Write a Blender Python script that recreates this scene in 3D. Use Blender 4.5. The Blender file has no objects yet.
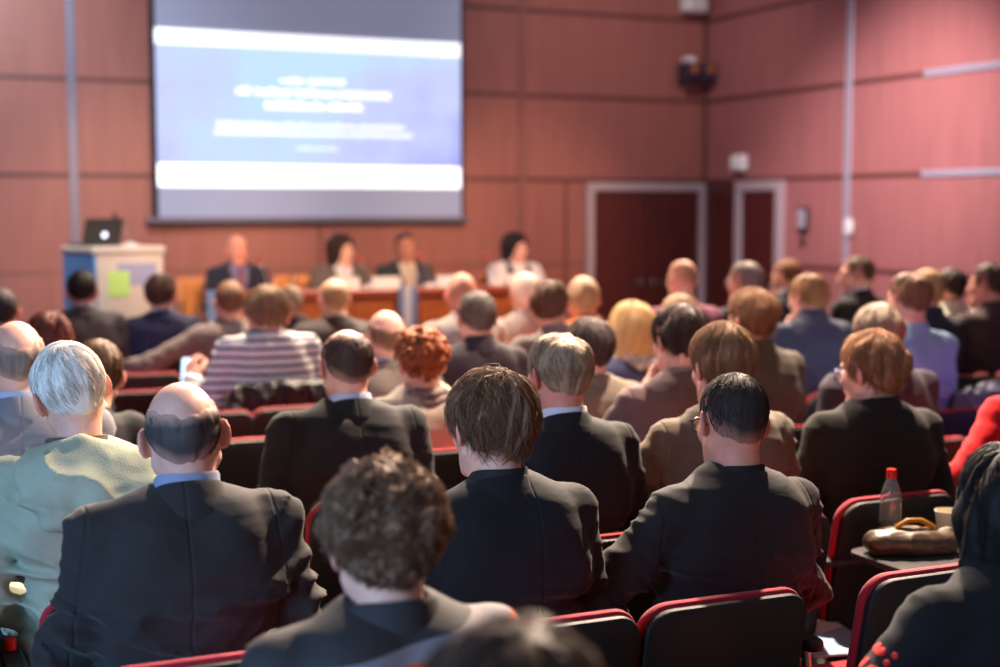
import bpy, math, random
import numpy as np
from mathutils import Vector, Matrix, Euler

C = bpy.context.scene.collection
SC = bpy.context.scene
PI = math.pi
R = math.radians
rng = np.random.default_rng(7)

# ------------------------------------------------------------------ camera, light, exposure
FPX, EYE, PITCH, YAW = 1410.0, 1.72, R(5.04), 0.4212
cam_d = bpy.data.cameras.new('camera')
cam = bpy.data.objects.new('camera', cam_d)
C.objects.link(cam)
cam.location = (0, 0, EYE)
cam.rotation_euler = (PI / 2 - PITCH, 0, -YAW)
cam_d.sensor_width = 36.0
cam_d.lens = FPX * 36.0 / 1000.0
cam_d.clip_start, cam_d.clip_end = 0.05, 100
cam_d.dof.use_dof = True
cam_d.dof.focus_distance = 3.35
cam_d.dof.aperture_fstop = 1.7
SC.camera = cam

SC.view_settings.view_transform = 'Standard'
SC.view_settings.look = 'None'
SC.view_settings.gamma = 1.0
SC.view_settings.exposure = 0.12
SC.view_settings.use_curve_mapping = False
SC.cycles.use_denoising = True
SC.cycles.max_bounces = 6

world = bpy.data.worlds.new('hall_ambient')
SC.world = world
world.use_nodes = True
world.node_tree.nodes['Background'].inputs[0].default_value = (0.94, 0.86, 0.92, 1)
world.node_tree.nodes['Background'].inputs[1].default_value = 0.17


def lamp(name, kind, loc, target, energy, col, size=0.1, size_y=None, angle=60, blend=0.3):
    d = bpy.data.lights.new(name, kind)
    d.energy = energy
    d.color = col
    if kind == 'AREA':
        d.size = size
        if size_y:
            d.shape = 'RECTANGLE'
            d.size_y = size_y
    else:
        d.shadow_soft_size = size
    if kind == 'SPOT':
        d.spot_size = R(angle)
        d.spot_blend = blend
    o = bpy.data.objects.new(name, d)
    C.objects.link(o)
    o.location = loc
    v = Vector(target) - Vector(loc)
    o.rotation_euler = v.to_track_quat('-Z', 'Y').to_euler()
    return o


WARM = (1.0, 0.78, 0.60)
# ceiling spots above the audience, shining back from the stage side
lamp('audience_spot', 'SPOT', (3.9, 5.4, 4.7), (1.3, 2.6, 0.9), 3000, WARM, 0.06, angle=85, blend=0.7)
lamp('audience_spot', 'SPOT', (2.2, 8.6, 4.7), (1.5, 5.6, 1.0), 2300, WARM, 0.10, angle=80, blend=0.7)
lamp('audience_spot', 'SPOT', (6.0, 8.6, 4.7), (3.8, 5.4, 1.0), 2900, WARM, 0.10, angle=80, blend=0.7)
lamp('audience_spot', 'SPOT', (4.6, 10.6, 4.7), (3.4, 7.6, 1.0), 1800, WARM, 0.10, angle=75, blend=0.7)
for sx in (2.2, 3.7, 5.2):
    lamp('stage_spot', 'SPOT', (sx, 5.2, 3.7), (sx + 0.1, 11.6, 1.2), 1050, (1.0, 0.66, 0.42), 0.12, angle=30, blend=0.9)
lamp('wall_washer', 'SPOT', (4.9, 7.2, 4.4), (7.55, 9.1, 1.65), 1450, (1.0, 0.86, 0.84), 0.2, angle=52, blend=1.0)
lamp('lectern_fill', 'SPOT', (1.5, 6.0, 4.4), (1.55, 9.9, 0.9), 420, (1.0, 0.92, 0.84), 0.1, angle=22, blend=0.8)  # added fill to brighten the lectern front, no known fixture
lamp('wall_washer', 'SPOT', (5.2, 8.6, 4.6), (6.6, 11.8, 2.4), 260, (1.0, 0.86, 0.82), 0.2, angle=75, blend=1.0)
lamp('wall_washer', 'SPOT', (0.6, 8.0, 4.6), (0.6, 11.8, 2.0), 900, (0.88, 0.96, 1.0), 0.2, angle=80, blend=1.0)
lamp('window_daylight', 'AREA', (-2.6, 0.6, 1.7), (0.6, 3.0, 0.8), 170, (0.30, 0.58, 1.0), 1.8, 1.8)


def at(px, py, d):
    """world point seen at pixel (px,py) at forward distance d"""
    u, v = (px - 500) / FPX, (py - 333.5) / FPX
    F = math.cos(PITCH) - v * math.sin(PITCH)
    D = math.sin(PITCH) + v * math.cos(PITCH)
    t = d / F
    cy, sy = math.cos(YAW), math.sin(YAW)
    return Vector((cy * u * t + sy * d, -sy * u * t + cy * d, EYE - t * D))


def on_z(px, py, z):
    a, b = at(px, py, 1.0), Vector((0, 0, EYE))
    k = (z - EYE) / (a.z - EYE)
    return b + (a - b) * k


def on_y(px, py, y):
    a, b = at(px, py, 1.0), Vector((0, 0, EYE))
    return b + (a - b) * (y / a.y)


def on_x(px, py, x):
    a, b = at(px, py, 1.0), Vector((0, 0, EYE))
    return b + (a - b) * (x / a.x)


# ------------------------------------------------------------------ materials
def lin(c):
    out = []
    for v in c:
        v /= 255.0
        out.append(v / 12.92 if v <= 0.04045 else ((v + 0.055) / 1.055) ** 2.4)
    return (*out, 1.0)


_mats = {}


def base_mat(name):
    m = bpy.data.materials.new(name)
    m.use_nodes = True
    nt = m.node_tree
    return m, nt, nt.nodes['Principled BSDF']


def mat(name, col, rough=0.6, metal=0.0, bump=0.0, scale=120.0, var=0.0, spec=0.5, tint=False, stretch=(1, 1, 1), emit=0.0,
        trans=0.0, coat=0.0, sheen=0.0, vscale=None):
    key = (name, tuple(col), rough, metal, bump, scale, var, spec, tint, stretch, emit, trans, coat, sheen)
    if key in _mats:
        return _mats[key]
    m, nt, p = base_mat(name)
    N, L = nt.nodes, nt.links
    c = lin(col)
    p.inputs['Base Color'].default_value = c
    p.inputs['Roughness'].default_value = rough
    p.inputs['Metallic'].default_value = metal
    p.inputs['Specular IOR Level'].default_value = spec
    p.inputs['Transmission Weight'].default_value = trans
    p.inputs['Coat Weight'].default_value = coat
    p.inputs['Sheen Weight'].default_value = sheen
    if emit:
        p.inputs['Emission Color'].default_value = c
        p.inputs['Emission Strength'].default_value = emit
    src = None
    if bump or var:
        tc = N.new('ShaderNodeTexCoord')
        mp = N.new('ShaderNodeMapping')
        mp.inputs['Scale'].default_value = stretch
        L.new(tc.outputs['Object'], mp.inputs['Vector'])
        nz = N.new('ShaderNodeTexNoise')
        nz.inputs['Scale'].default_value = scale
        nz.inputs['Detail'].default_value = 3
        L.new(mp.outputs['Vector'], nz.inputs['Vector'])
        if bump:
            b = N.new('ShaderNodeBump')
            b.inputs['Strength'].default_value = bump
            b.inputs['Distance'].default_value = 0.004
            L.new(nz.outputs['Fac'], b.inputs['Height'])
            L.new(b.outputs['Normal'], p.inputs['Normal'])
        if var:
            nv = nz
            if vscale:
                nv = N.new('ShaderNodeTexNoise')
                nv.inputs['Scale'].default_value = vscale
                L.new(mp.outputs['Vector'], nv.inputs['Vector'])
            mr = N.new('ShaderNodeMapRange')
            mr.inputs['From Min'].default_value = 0.3
            mr.inputs['From Max'].default_value = 0.7
            mr.inputs['To Min'].default_value = 1 - var
            mr.inputs['To Max'].default_value = 1 + var
            L.new(nv.outputs['Fac'], mr.inputs['Value'])
            mx = N.new('ShaderNodeVectorMath')
            mx.operation = 'SCALE'
            mx.inputs[0].default_value = c[:3]
            L.new(mr.outputs['Result'], mx.inputs['Scale'])
            src = mx.outputs[0]
    if tint:
        a = N.new('ShaderNodeAttribute')
        a.attribute_name = 'tint'
        mx = N.new('ShaderNodeVectorMath')
        mx.operation = 'MULTIPLY'
        if src:
            L.new(src, mx.inputs[0])
        else:
            mx.inputs[0].default_value = c[:3]
        L.new(a.outputs['Color'], mx.inputs[1])
        src = mx.outputs[0]
    if src:
        L.new(src, p.inputs['Base Color'])
    _mats[key] = m
    return m


def fabric(col, name='wool_cloth', bump=0.35, scale=260.0, rough=0.92):
    return mat(name, col, rough=rough, bump=bump, scale=scale, var=0.12, spec=0.25, vscale=9.0, sheen=0.08)


def suit_cloth(col):
    """smooth wool with a raised centre back seam and shoulder seams"""
    key = ('suit', tuple(col))
    if key in _mats: return _mats[key]
    m, nt, p = base_mat('suit_wool')
    N, L = nt.nodes, nt.links
    c = lin(col)
    p.inputs['Base Color'].default_value = c
    p.inputs['Roughness'].default_value = .85
    p.inputs['Specular IOR Level'].default_value = .3
    p.inputs['Sheen Weight'].default_value = .1
    tc = N.new('ShaderNodeTexCoord'); sp = N.new('ShaderNodeSeparateXYZ')
    L.new(tc.outputs['Object'], sp.inputs[0])

    def mth(op, a, b=None, clamp=False):
        n = N.new('ShaderNodeMath'); n.operation = op; n.use_clamp = clamp
        for i, v in enumerate((a, b)):
            if v is None: continue
            if isinstance(v, (int, float)): n.inputs[i].default_value = v
            else: L.new(v, n.inputs[i])
        return n.outputs[0]
    ax = mth('ABSOLUTE', sp.outputs['X'])
    s1 = mth('SUBTRACT', 1.0, mth('DIVIDE', ax, .005), True)                      # centre seam
    s1 = mth('MULTIPLY', s1, mth('LESS_THAN', sp.outputs['Y'], .02))
    arm = mth('SUBTRACT', ax, mth('ADD', .205, mth('MULTIPLY', mth('SUBTRACT', sp.outputs['Z'], 1.0), -.12)))
    s2 = mth('SUBTRACT', 1.0, mth('DIVIDE', mth('ABSOLUTE', arm), .006), True)    # sleeve seams
    nz = N.new('ShaderNodeTexNoise'); nz.inputs['Scale'].default_value = 240; nz.inputs['Detail'].default_value = 3
    L.new(tc.outputs['Object'], nz.inputs['Vector'])
    n2 = N.new('ShaderNodeTexNoise'); n2.inputs['Scale'].default_value = 16; n2.inputs['Detail'].default_value = 2
    mp = N.new('ShaderNodeMapping'); mp.inputs['Scale'].default_value = (.6, .6, 1.6)
    L.new(tc.outputs['Object'], mp.inputs[0]); L.new(mp.outputs[0], n2.inputs['Vector'])
    hgt = mth('ADD', mth('MULTIPLY', nz.outputs['Fac'], .10), mth('MULTIPLY', n2.outputs['Fac'], 1.4))
    hgt = mth('SUBTRACT', hgt, mth('MULTIPLY', mth('ADD', s1, s2), .7))
    b = N.new('ShaderNodeBump'); b.inputs['Strength'].default_value = .55; b.inputs['Distance'].default_value = .006
    L.new(hgt, b.inputs['Height']); L.new(b.outputs['Normal'], p.inputs['Normal'])
    _mats[key] = m
    return m


def yoke_mat():
    """dark jacket with a pale grey yoke band and an orange piping line across the back"""
    m, nt, p = base_mat('jacket_with_piping')
    N, L = nt.nodes, nt.links
    tc = N.new('ShaderNodeTexCoord'); sp = N.new('ShaderNodeSeparateXYZ')
    L.new(tc.outputs['Object'], sp.inputs[0])
    ma = N.new('ShaderNodeMath'); ma.operation = 'MULTIPLY_ADD'
    L.new(sp.outputs['X'], ma.inputs[0]); ma.inputs[1].default_value = -.16; L.new(sp.outputs['Z'], ma.inputs[2])
    mr = N.new('ShaderNodeMapRange'); mr.inputs['From Min'].default_value = .912; mr.inputs['From Max'].default_value = 1.112
    L.new(ma.outputs[0], mr.inputs['Value'])
    cr = N.new('ShaderNodeValToRGB'); cr.color_ramp.interpolation = 'CONSTANT'
    e = cr.color_ramp.elements
    e[0].position, e[0].color = 0, lin((44, 40, 44))
    e[1].position, e[1].color = .40, lin((206, 84, 34))
    for pos, c in ((.47, (128, 122, 128)), (.60, (46, 42, 44))):
        n = e.new(pos); n.color = lin(c)
    L.new(mr.outputs['Result'], cr.inputs[0])
    L.new(cr.outputs[0], p.inputs['Base Color'])
    p.inputs['Roughness'].default_value = .8
    return m


def stripe_mat():
    m, nt, p = base_mat('striped_knit')
    N, L = nt.nodes, nt.links
    tc = N.new('ShaderNodeTexCoord')
    sp = N.new('ShaderNodeSeparateXYZ')
    L.new(tc.outputs['Object'], sp.inputs[0])
    nz = N.new('ShaderNodeTexNoise')
    nz.inputs['Scale'].default_value = 5
    L.new(tc.outputs['Object'], nz.inputs['Vector'])
    ad = N.new('ShaderNodeMath'); ad.operation = 'MULTIPLY_ADD'
    L.new(nz.outputs['Fac'], ad.inputs[0]); ad.inputs[1].default_value = 0.012
    L.new(sp.outputs['Z'], ad.inputs[2])
    md = N.new('ShaderNodeMath'); md.operation = 'MODULO'
    L.new(ad.outputs[0], md.inputs[0]); md.inputs[1].default_value = 0.040
    dv = N.new('ShaderNodeMath'); dv.operation = 'DIVIDE'
    L.new(md.outputs[0], dv.inputs[0]); dv.inputs[1].default_value = 0.040
    cr = N.new('ShaderNodeValToRGB')
    cr.color_ramp.interpolation = 'CONSTANT'
    e = cr.color_ramp.elements
    e[0].position, e[0].color = 0.0, lin((238, 232, 232))
    e[1].position, e[1].color = 0.62, lin((58, 60, 82))
    n = e.new(0.78); n.color = lin((150, 178, 190))
    n = e.new(0.86); n.color = lin((70, 66, 86))
    L.new(dv.outputs[0], cr.inputs[0])
    L.new(cr.outputs[0], p.inputs['Base Color'])
    p.inputs['Roughness'].default_value = 0.9
    return m


def skin(col=(214, 150, 128)):
    return mat('skin', col, rough=0.5, bump=0.12, scale=90, var=0.07, spec=0.35, tint=True, vscale=26)


def hairmat(col, rough=0.5):
    return mat('hair', col, rough=.62, spec=0.28, tint=True)


def wall_mat(name='wall_panelling', col=(150, 78, 74)):
    m, nt, p = base_mat(name)
    N, L = nt.nodes, nt.links
    tc = N.new('ShaderNodeTexCoord')
    mp = N.new('ShaderNodeMapping'); mp.inputs['Scale'].default_value = (1, 1, 0.06)
    L.new(tc.outputs['Object'], mp.inputs[0])
    nz = N.new('ShaderNodeTexNoise'); nz.inputs['Scale'].default_value = 26; nz.inputs['Detail'].default_value = 4
    L.new(mp.outputs[0], nz.inputs['Vector'])
    cr = N.new('ShaderNodeValToRGB')
    c = lin(col)
    cr.color_ramp.elements[0].position = 0.3
    cr.color_ramp.elements[0].color = tuple(v * 0.88 for v in c[:3]) + (1,)
    cr.color_ramp.elements[1].position = 0.7
    cr.color_ramp.elements[1].color = tuple(v * 1.1 for v in c[:3]) + (1,)
    L.new(nz.outputs['Fac'], cr.inputs[0])
    L.new(cr.outputs[0], p.inputs['Base Color'])
    p.inputs['Roughness'].default_value = 0.42
    p.inputs['Specular IOR Level'].default_value = 0.35
    return m


def wood(name, col, rough=0.4, stretch=(1, 1, 0.1)):
    return mat(name, col, rough=rough, bump=0.08, scale=40, var=0.25, stretch=stretch)


M_black = mat('black_plastic', (30, 28, 29), rough=0.6, bump=0.12, scale=500)
M_red = mat('red_upholstery', (174, 14, 40), rough=0.85, bump=0.3, scale=600, var=0.06, vscale=30, sheen=0.2)
M_steel = mat('brushed_steel', (176, 176, 180), rough=0.3, metal=1.0)
M_tablet = mat('grey_laminate', (70, 68, 68), rough=0.7, spec=0.2)
M_strip = mat('aluminium_strip', (176, 168, 186), rough=0.32, metal=0.4)
M_groove = mat('dark_groove', (92, 48, 46), rough=0.5)
M_white = mat('white_plastic', (232, 228, 232), rough=0.4)
M_paper = mat('paper', (220, 228, 236), rough=0.8)
M_shoe = mat('black_leather', (24, 22, 22), rough=0.35)


# ------------------------------------------------------------------ mesh helpers
def tag(o, label=None, cat=None, group=None, kind=None):
    if label: o['label'] = label
    if cat: o['category'] = cat
    if group: o['group'] = group
    if kind: o['kind'] = kind
    return o


def empty(name, loc, rz=0.0):
    o = bpy.data.objects.new(name, None)
    o.empty_display_size = 0.1
    C.objects.link(o)
    o.location = loc
    o.rotation_euler = (0, 0, rz)
    return o


def obj_from(name, me, material, parent=None):
    o = bpy.data.objects.new(name, me)
    C.objects.link(o)
    if parent: o.parent = parent
    if material is not None:
        if len(me.materials) == 0:
            me.materials.append(material)
        elif me.materials[0] != material:
            o.material_slots[0].link = 'OBJECT'
            o.material_slots[0].material = material
    return o


def np_mesh(name, V, polys, tint=None, smooth=True):
    """polys: list of int arrays (n,k)"""
    me = bpy.data.meshes.new(name)
    V = np.asarray(V, np.float32)
    me.vertices.add(len(V))
    me.vertices.foreach_set('co', V.ravel())
    loops, starts, s = [], [], 0
    for P in polys:
        if len(P) == 0: continue
        P = np.asarray(P, np.int32)
        loops.append(P.ravel())
        starts.append(s + np.arange(len(P), dtype=np.int32) * P.shape[1])
        s += P.size
    loops = np.concatenate(loops); starts = np.concatenate(starts)
    me.loops.add(len(loops))
    me.loops.foreach_set('vertex_index', loops)
    me.polygons.add(len(starts))
    me.polygons.foreach_set('loop_start', starts)
    if smooth:
        me.polygons.foreach_set('use_smooth', np.ones(len(starts), bool))
    if tint is not None:
        a = me.attributes.new('tint', 'FLOAT_COLOR', 'POINT')
        t = np.ones((len(V), 4), np.float32)
        t[:, :3] = tint if np.ndim(tint) == 2 else np.asarray(tint)[:, None]
        a.data.foreach_set('color', t.ravel())
    me.update(calc_edges=True)
    me.validate()
    return me


class MB:
    """collects simple shapes into one mesh"""
    def __init__(s): s.v, s.f = [], []

    def add(s, vs, fs):
        n = len(s.v)
        s.v += [tuple(v) for v in vs]
        s.f += [tuple(i + n for i in f) for f in fs]
        return s

    def box(s, a, b, bev=0.0, M=None):
        a, b = Vector(a), Vector(b)
        c, h = (a + b) / 2, (b - a) / 2
        e = min(bev, min(abs(h.x), abs(h.y), abs(h.z)) * 0.9)
        vs = []
        if e <= 0:
            vs = [Vector((sx, sy, sz)) for sx in (-1, 1) for sy in (-1, 1) for sz in (-1, 1)]
            vs = [Vector((v.x * h.x, v.y * h.y, v.z * h.z)) + c for v in vs]
            fs = [(0, 1, 3, 2), (4, 6, 7, 5), (0, 4, 5, 1), (2, 3, 7, 6), (0, 2, 6, 4), (1, 5, 7, 3)]
        else:
            idx = {}
            for sx in (-1, 1):
                for sy in (-1, 1):
                    for sz in (-1, 1):
                        for ax in range(3):
                            v = Vector((sx * (h.x - e), sy * (h.y - e), sz * (h.z - e)))
                            v[ax] += (sx, sy, sz)[ax] * e
                            idx[(sx, sy, sz, ax)] = len(vs)
                            vs.append(v + c)
            fs = []
            for ax in range(3):
                o = [(1, 2), (2, 0), (0, 1)][ax]
                for sg in (-1, 1):
                    q = []
                    for (p, r_) in ((-1, -1), (1, -1), (1, 1), (-1, 1)):
                        k = [0, 0, 0]; k[ax] = sg; k[o[0]] = p; k[o[1]] = r_
                        q.append(idx[(*k, ax)])
                    fs.append(tuple(q if sg > 0 else q[::-1]))
            for ax in range(3):
                a1, a2 = [(1, 2), (0, 2), (0, 1)][ax]
                for p in (-1, 1):
                    for q_ in (-1, 1):
                        k0 = [0, 0, 0]; k1 = [0, 0, 0]
                        k0[ax], k1[ax] = -1, 1
                        for k in (k0, k1): k[a1] = p; k[a2] = q_
                        fs.append((idx[(*k0, a1)], idx[(*k0, a2)], idx[(*k1, a2)], idx[(*k1, a1)]))
            for sx in (-1, 1):
                for sy in (-1, 1):
                    for sz in (-1, 1):
                        fs.append(tuple(idx[(sx, sy, sz, k)] for k in range(3)))
        if M is not None: vs = [M @ v for v in vs]
        return s.add(vs, fs)

    def tube(s, pts, r, n=10, closed=False, cap=True):
        pts = [Vector(p) for p in pts]
        m = len(pts)
        rs = r if isinstance(r, (list, tuple)) else [r] * m
        rings = []
        up = None
        for i in range(m):
            a = pts[(i - 1) % m] if (closed or i) else pts[i]
            b = pts[(i + 1) % m] if (closed or i < m - 1) else pts[i]
            t = (b - a).normalized()
            if up is None:
                up = t.orthogonal().normalized()
            up = (up - t * up.dot(t)).normalized()
            w = t.cross(up)
            rings.append([pts[i] + (up * math.cos(2 * PI * k / n) + w * math.sin(2 * PI * k / n)) * rs[i] for k in range(n)])
        vs = [v for q in rings for v in q]
        fs = []
        for i in range(m if closed else m - 1):
            j = (i + 1) % m
            for k in range(n):
                l = (k + 1) % n
                fs.append((i * n + k, i * n + l, j * n + l, j * n + k))
        if cap and not closed:
            fs.append(tuple(range(n))[::-1])
            fs.append(tuple((m - 1) * n + k for k in range(n)))
        return s.add(vs, fs)

    def lathe(s, prof, loc=(0, 0, 0), n=24, M=None):
        vs, fs = [], []
        for (r_, z) in prof:
            for k in range(n):
                a = 2 * PI * k / n
                v = Vector((r_ * math.cos(a), r_ * math.sin(a), z)) + Vector(loc)
                vs.append(M @ v if M is not None else v)
        for i in range(len(prof) - 1):
            for k in range(n):
                l = (k + 1) % n
                fs.append((i * n + k, i * n + l, (i + 1) * n + l, (i + 1) * n + k))
        fs.append(tuple(range(n))[::-1])
        fs.append(tuple((len(prof) - 1) * n + k for k in range(n)))
        return s.add(vs, fs)

    def grid(s, P, closed_u=False):
        """P[i][j] -> points"""
        P = [[Vector(p) for p in row] for row in P]
        n, m = len(P), len(P[0])
        fs = []
        for i in range(n - (0 if closed_u else 1)):
            for j in range(m - 1):
                k = (i + 1) % n
                fs.append((i * m + j, k * m + j, k * m + j + 1, i * m + j + 1))
        return s.add([p for row in P for p in row], fs)

    def outline(s, pts2, f, depth):
        """closed outline pts2 extruded: f(u,v,w) -> 3d, w in 0..depth, edges rounded"""
        n = len(pts2)
        cx = sum(p[0] for p in pts2) / n; cy = sum(p[1] for p in pts2) / n
        e = min(depth * 0.35, 0.008)
        rings = []
        for (w, k) in ((0, e), (e * 0.3, e * 0.3), (e, 0), (depth - e, 0), (depth - e * 0.3, e * 0.3), (depth, e)):
            row = []
            for (u, v) in pts2:
                L = math.hypot(u - cx, v - cy)
                q = (L - k) / L
                row.append(f(cx + (u - cx) * q, cy + (v - cy) * q, w))
            rings.append(row)
        # inner rows so that a bent surface stays smooth
        pre, post = [], []
        for q in (0.8, 0.55, 0.3, 0.08):
            pre.append([f(cx + (u - cx) * q, cy + (v - cy) * q, 0) for (u, v) in pts2])
            post.append([f(cx + (u - cx) * q, cy + (v - cy) * q, depth) for (u, v) in pts2])
        rows = pre[::-1] + rings + post
        m = len(rows)
        vs = [Vector(p) for r_ in rows for p in r_]
        fs = []
        for i in range(m - 1):
            for k in range(n):
                l = (k + 1) % n
                fs.append((i * n + k, i * n + l, (i + 1) * n + l, (i + 1) * n + k))
        fs.append(tuple(range(n))[::-1])
        fs.append(tuple((m - 1) * n + k for k in range(n)))
        return s.add(vs, fs)

    def mesh(s, name, smooth=False):
        me = bpy.data.meshes.new(name)
        me.from_pydata(s.v, [], s.f)
        me.update()
        import bmesh
        bm = bmesh.new(); bm.from_mesh(me)
        bmesh.ops.recalc_face_normals(bm, faces=bm.faces)
        bm.to_mesh(me); bm.free()
        if smooth:
            me.polygons.foreach_set('use_smooth', np.ones(len(me.polygons), bool))
            try:
                me.set_sharp_from_angle(angle=R(40))
            except Exception:
                pass
        return me

    def build(s, name, material, parent=None, smooth=False):
        return obj_from(name, s.mesh(name, smooth), material, parent)


def rrect(w, h, r, n=6, x0=0.0, y0=0.0):
    pts = []
    for (sx, sy, a0) in ((1, 1, 0), (-1, 1, 90), (-1, -1, 180), (1, -1, 270)):
        for i in range(n + 1):
            a = R(a0 + 90 * i / n)
            pts.append((x0 + sx * (w / 2 - r) + r * math.cos(a), y0 + sy * (h / 2 - r) + r * math.sin(a)))
    return pts


# ------------------------------------------------------------------ implicit surfaces
_NT = rng.random((32, 32, 32)).astype(np.float32)


def noise(x, y, z):
    x, y, z = np.broadcast_arrays(np.asarray(x, np.float32), np.asarray(y, np.float32), np.asarray(z, np.float32))
    xi, yi, zi = np.floor(x).astype(int), np.floor(y).astype(int), np.floor(z).astype(int)
    fx, fy, fz = x - xi, y - yi, z - zi
    fx, fy, fz = [f * f * (3 - 2 * f) for f in (fx, fy, fz)]
    o = 0
    for a in (0, 1):
        for b in (0, 1):
            for c in (0, 1):
                o = o + _NT[(xi + a) & 31, (yi + b) & 31, (zi + c) & 31] * (fx if a else 1 - fx) * (fy if b else 1 - fy) * (fz if c else 1 - fz)
    return o


def smin(a, b, k):
    h = np.maximum(k - np.abs(a - b), 0) / k
    return np.minimum(a, b) - h * h * k * 0.25


def smax(a, b, k): return -smin(-a, -b, k)


def ell(P, c, r, M=None):
    x, y, z = P[0] - c[0], P[1] - c[1], P[2] - c[2]
    if M is not None:
        x, y, z = [M[0][i] * x + M[1][i] * y + M[2][i] * z for i in range(3)]
    k0 = np.sqrt((x / r[0]) ** 2 + (y / r[1]) ** 2 + (z / r[2]) ** 2)
    k1 = np.sqrt((x / r[0] ** 2) ** 2 + (y / r[1] ** 2) ** 2 + (z / r[2] ** 2) ** 2) + 1e-9
    return k0 * (k0 - 1) / k1


def cone(P, a, b, r1, r2):
    ba = [b[i] - a[i] for i in range(3)]
    l2 = sum(v * v for v in ba) + 1e-12
    pa = [P[i] - a[i] for i in range(3)]
    h = np.clip((pa[0] * ba[0] + pa[1] * ba[1] + pa[2] * ba[2]) / l2, 0, 1)
    return np.sqrt(sum((pa[i] - ba[i] * h) ** 2 for i in range(3))) - (r1 + (r2 - r1) * h)


class Field:
    def __init__(s, xs, ys, zs):
        s.ax = [np.asarray(a, np.float32) for a in (xs, ys, zs)]
        s.F = np.full([len(a) for a in s.ax], 0.09, np.float32)

    def crop(s, lo, hi, m=0.05):
        sl, P = [], []
        for i in range(3):
            a = s.ax[i]
            i0 = max(0, int(np.searchsorted(a, lo[i] - m)) - 1)
            i1 = min(len(a), int(np.searchsorted(a, hi[i] + m)) + 1)
            if i1 <= i0: return None, None
            sl.append(slice(i0, i1))
            sh = [1, 1, 1]; sh[i] = -1
            P.append(a[i0:i1].reshape(sh))
        return tuple(sl), P

    def cone(s, a, b, r1, r2, k=0.02, mode=1):
        r_ = max(r1, r2)
        sl, P = s.crop([min(a[i], b[i]) - r_ for i in range(3)], [max(a[i], b[i]) + r_ for i in range(3)], k + 0.03)
        if sl is None: return
        d = cone(P, a, b, r1, r2)
        s.F[sl] = smin(s.F[sl], d, k) if mode > 0 else smax(s.F[sl], -d, k)

    def ell(s, c, r, k=0.02, mode=1, M=None):
        q = [max(r)] * 3 if M is not None else r
        sl, P = s.crop([c[i] - q[i] for i in range(3)], [c[i] + q[i] for i in range(3)], k + 0.03)
        if sl is None: return
        d = ell(P, c, r, M)
        s.F[sl] = smin(s.F[sl], d, k) if mode > 0 else smax(s.F[sl], -d, k)

    def full(s):
        return [s.ax[0][:, None, None], s.ax[1][None, :, None], s.ax[2][None, None, :]]

    def wrinkle(s, fn, band=0.03):
        m = np.abs(s.F) < band
        i = np.nonzero(m)
        s.F[m] += fn(s.ax[0][i[0]], s.ax[1][i[1]], s.ax[2][i[2]])

    def surf(s, smooth=1):
        return nets(s.F, *s.ax, smooth=smooth)


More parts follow.
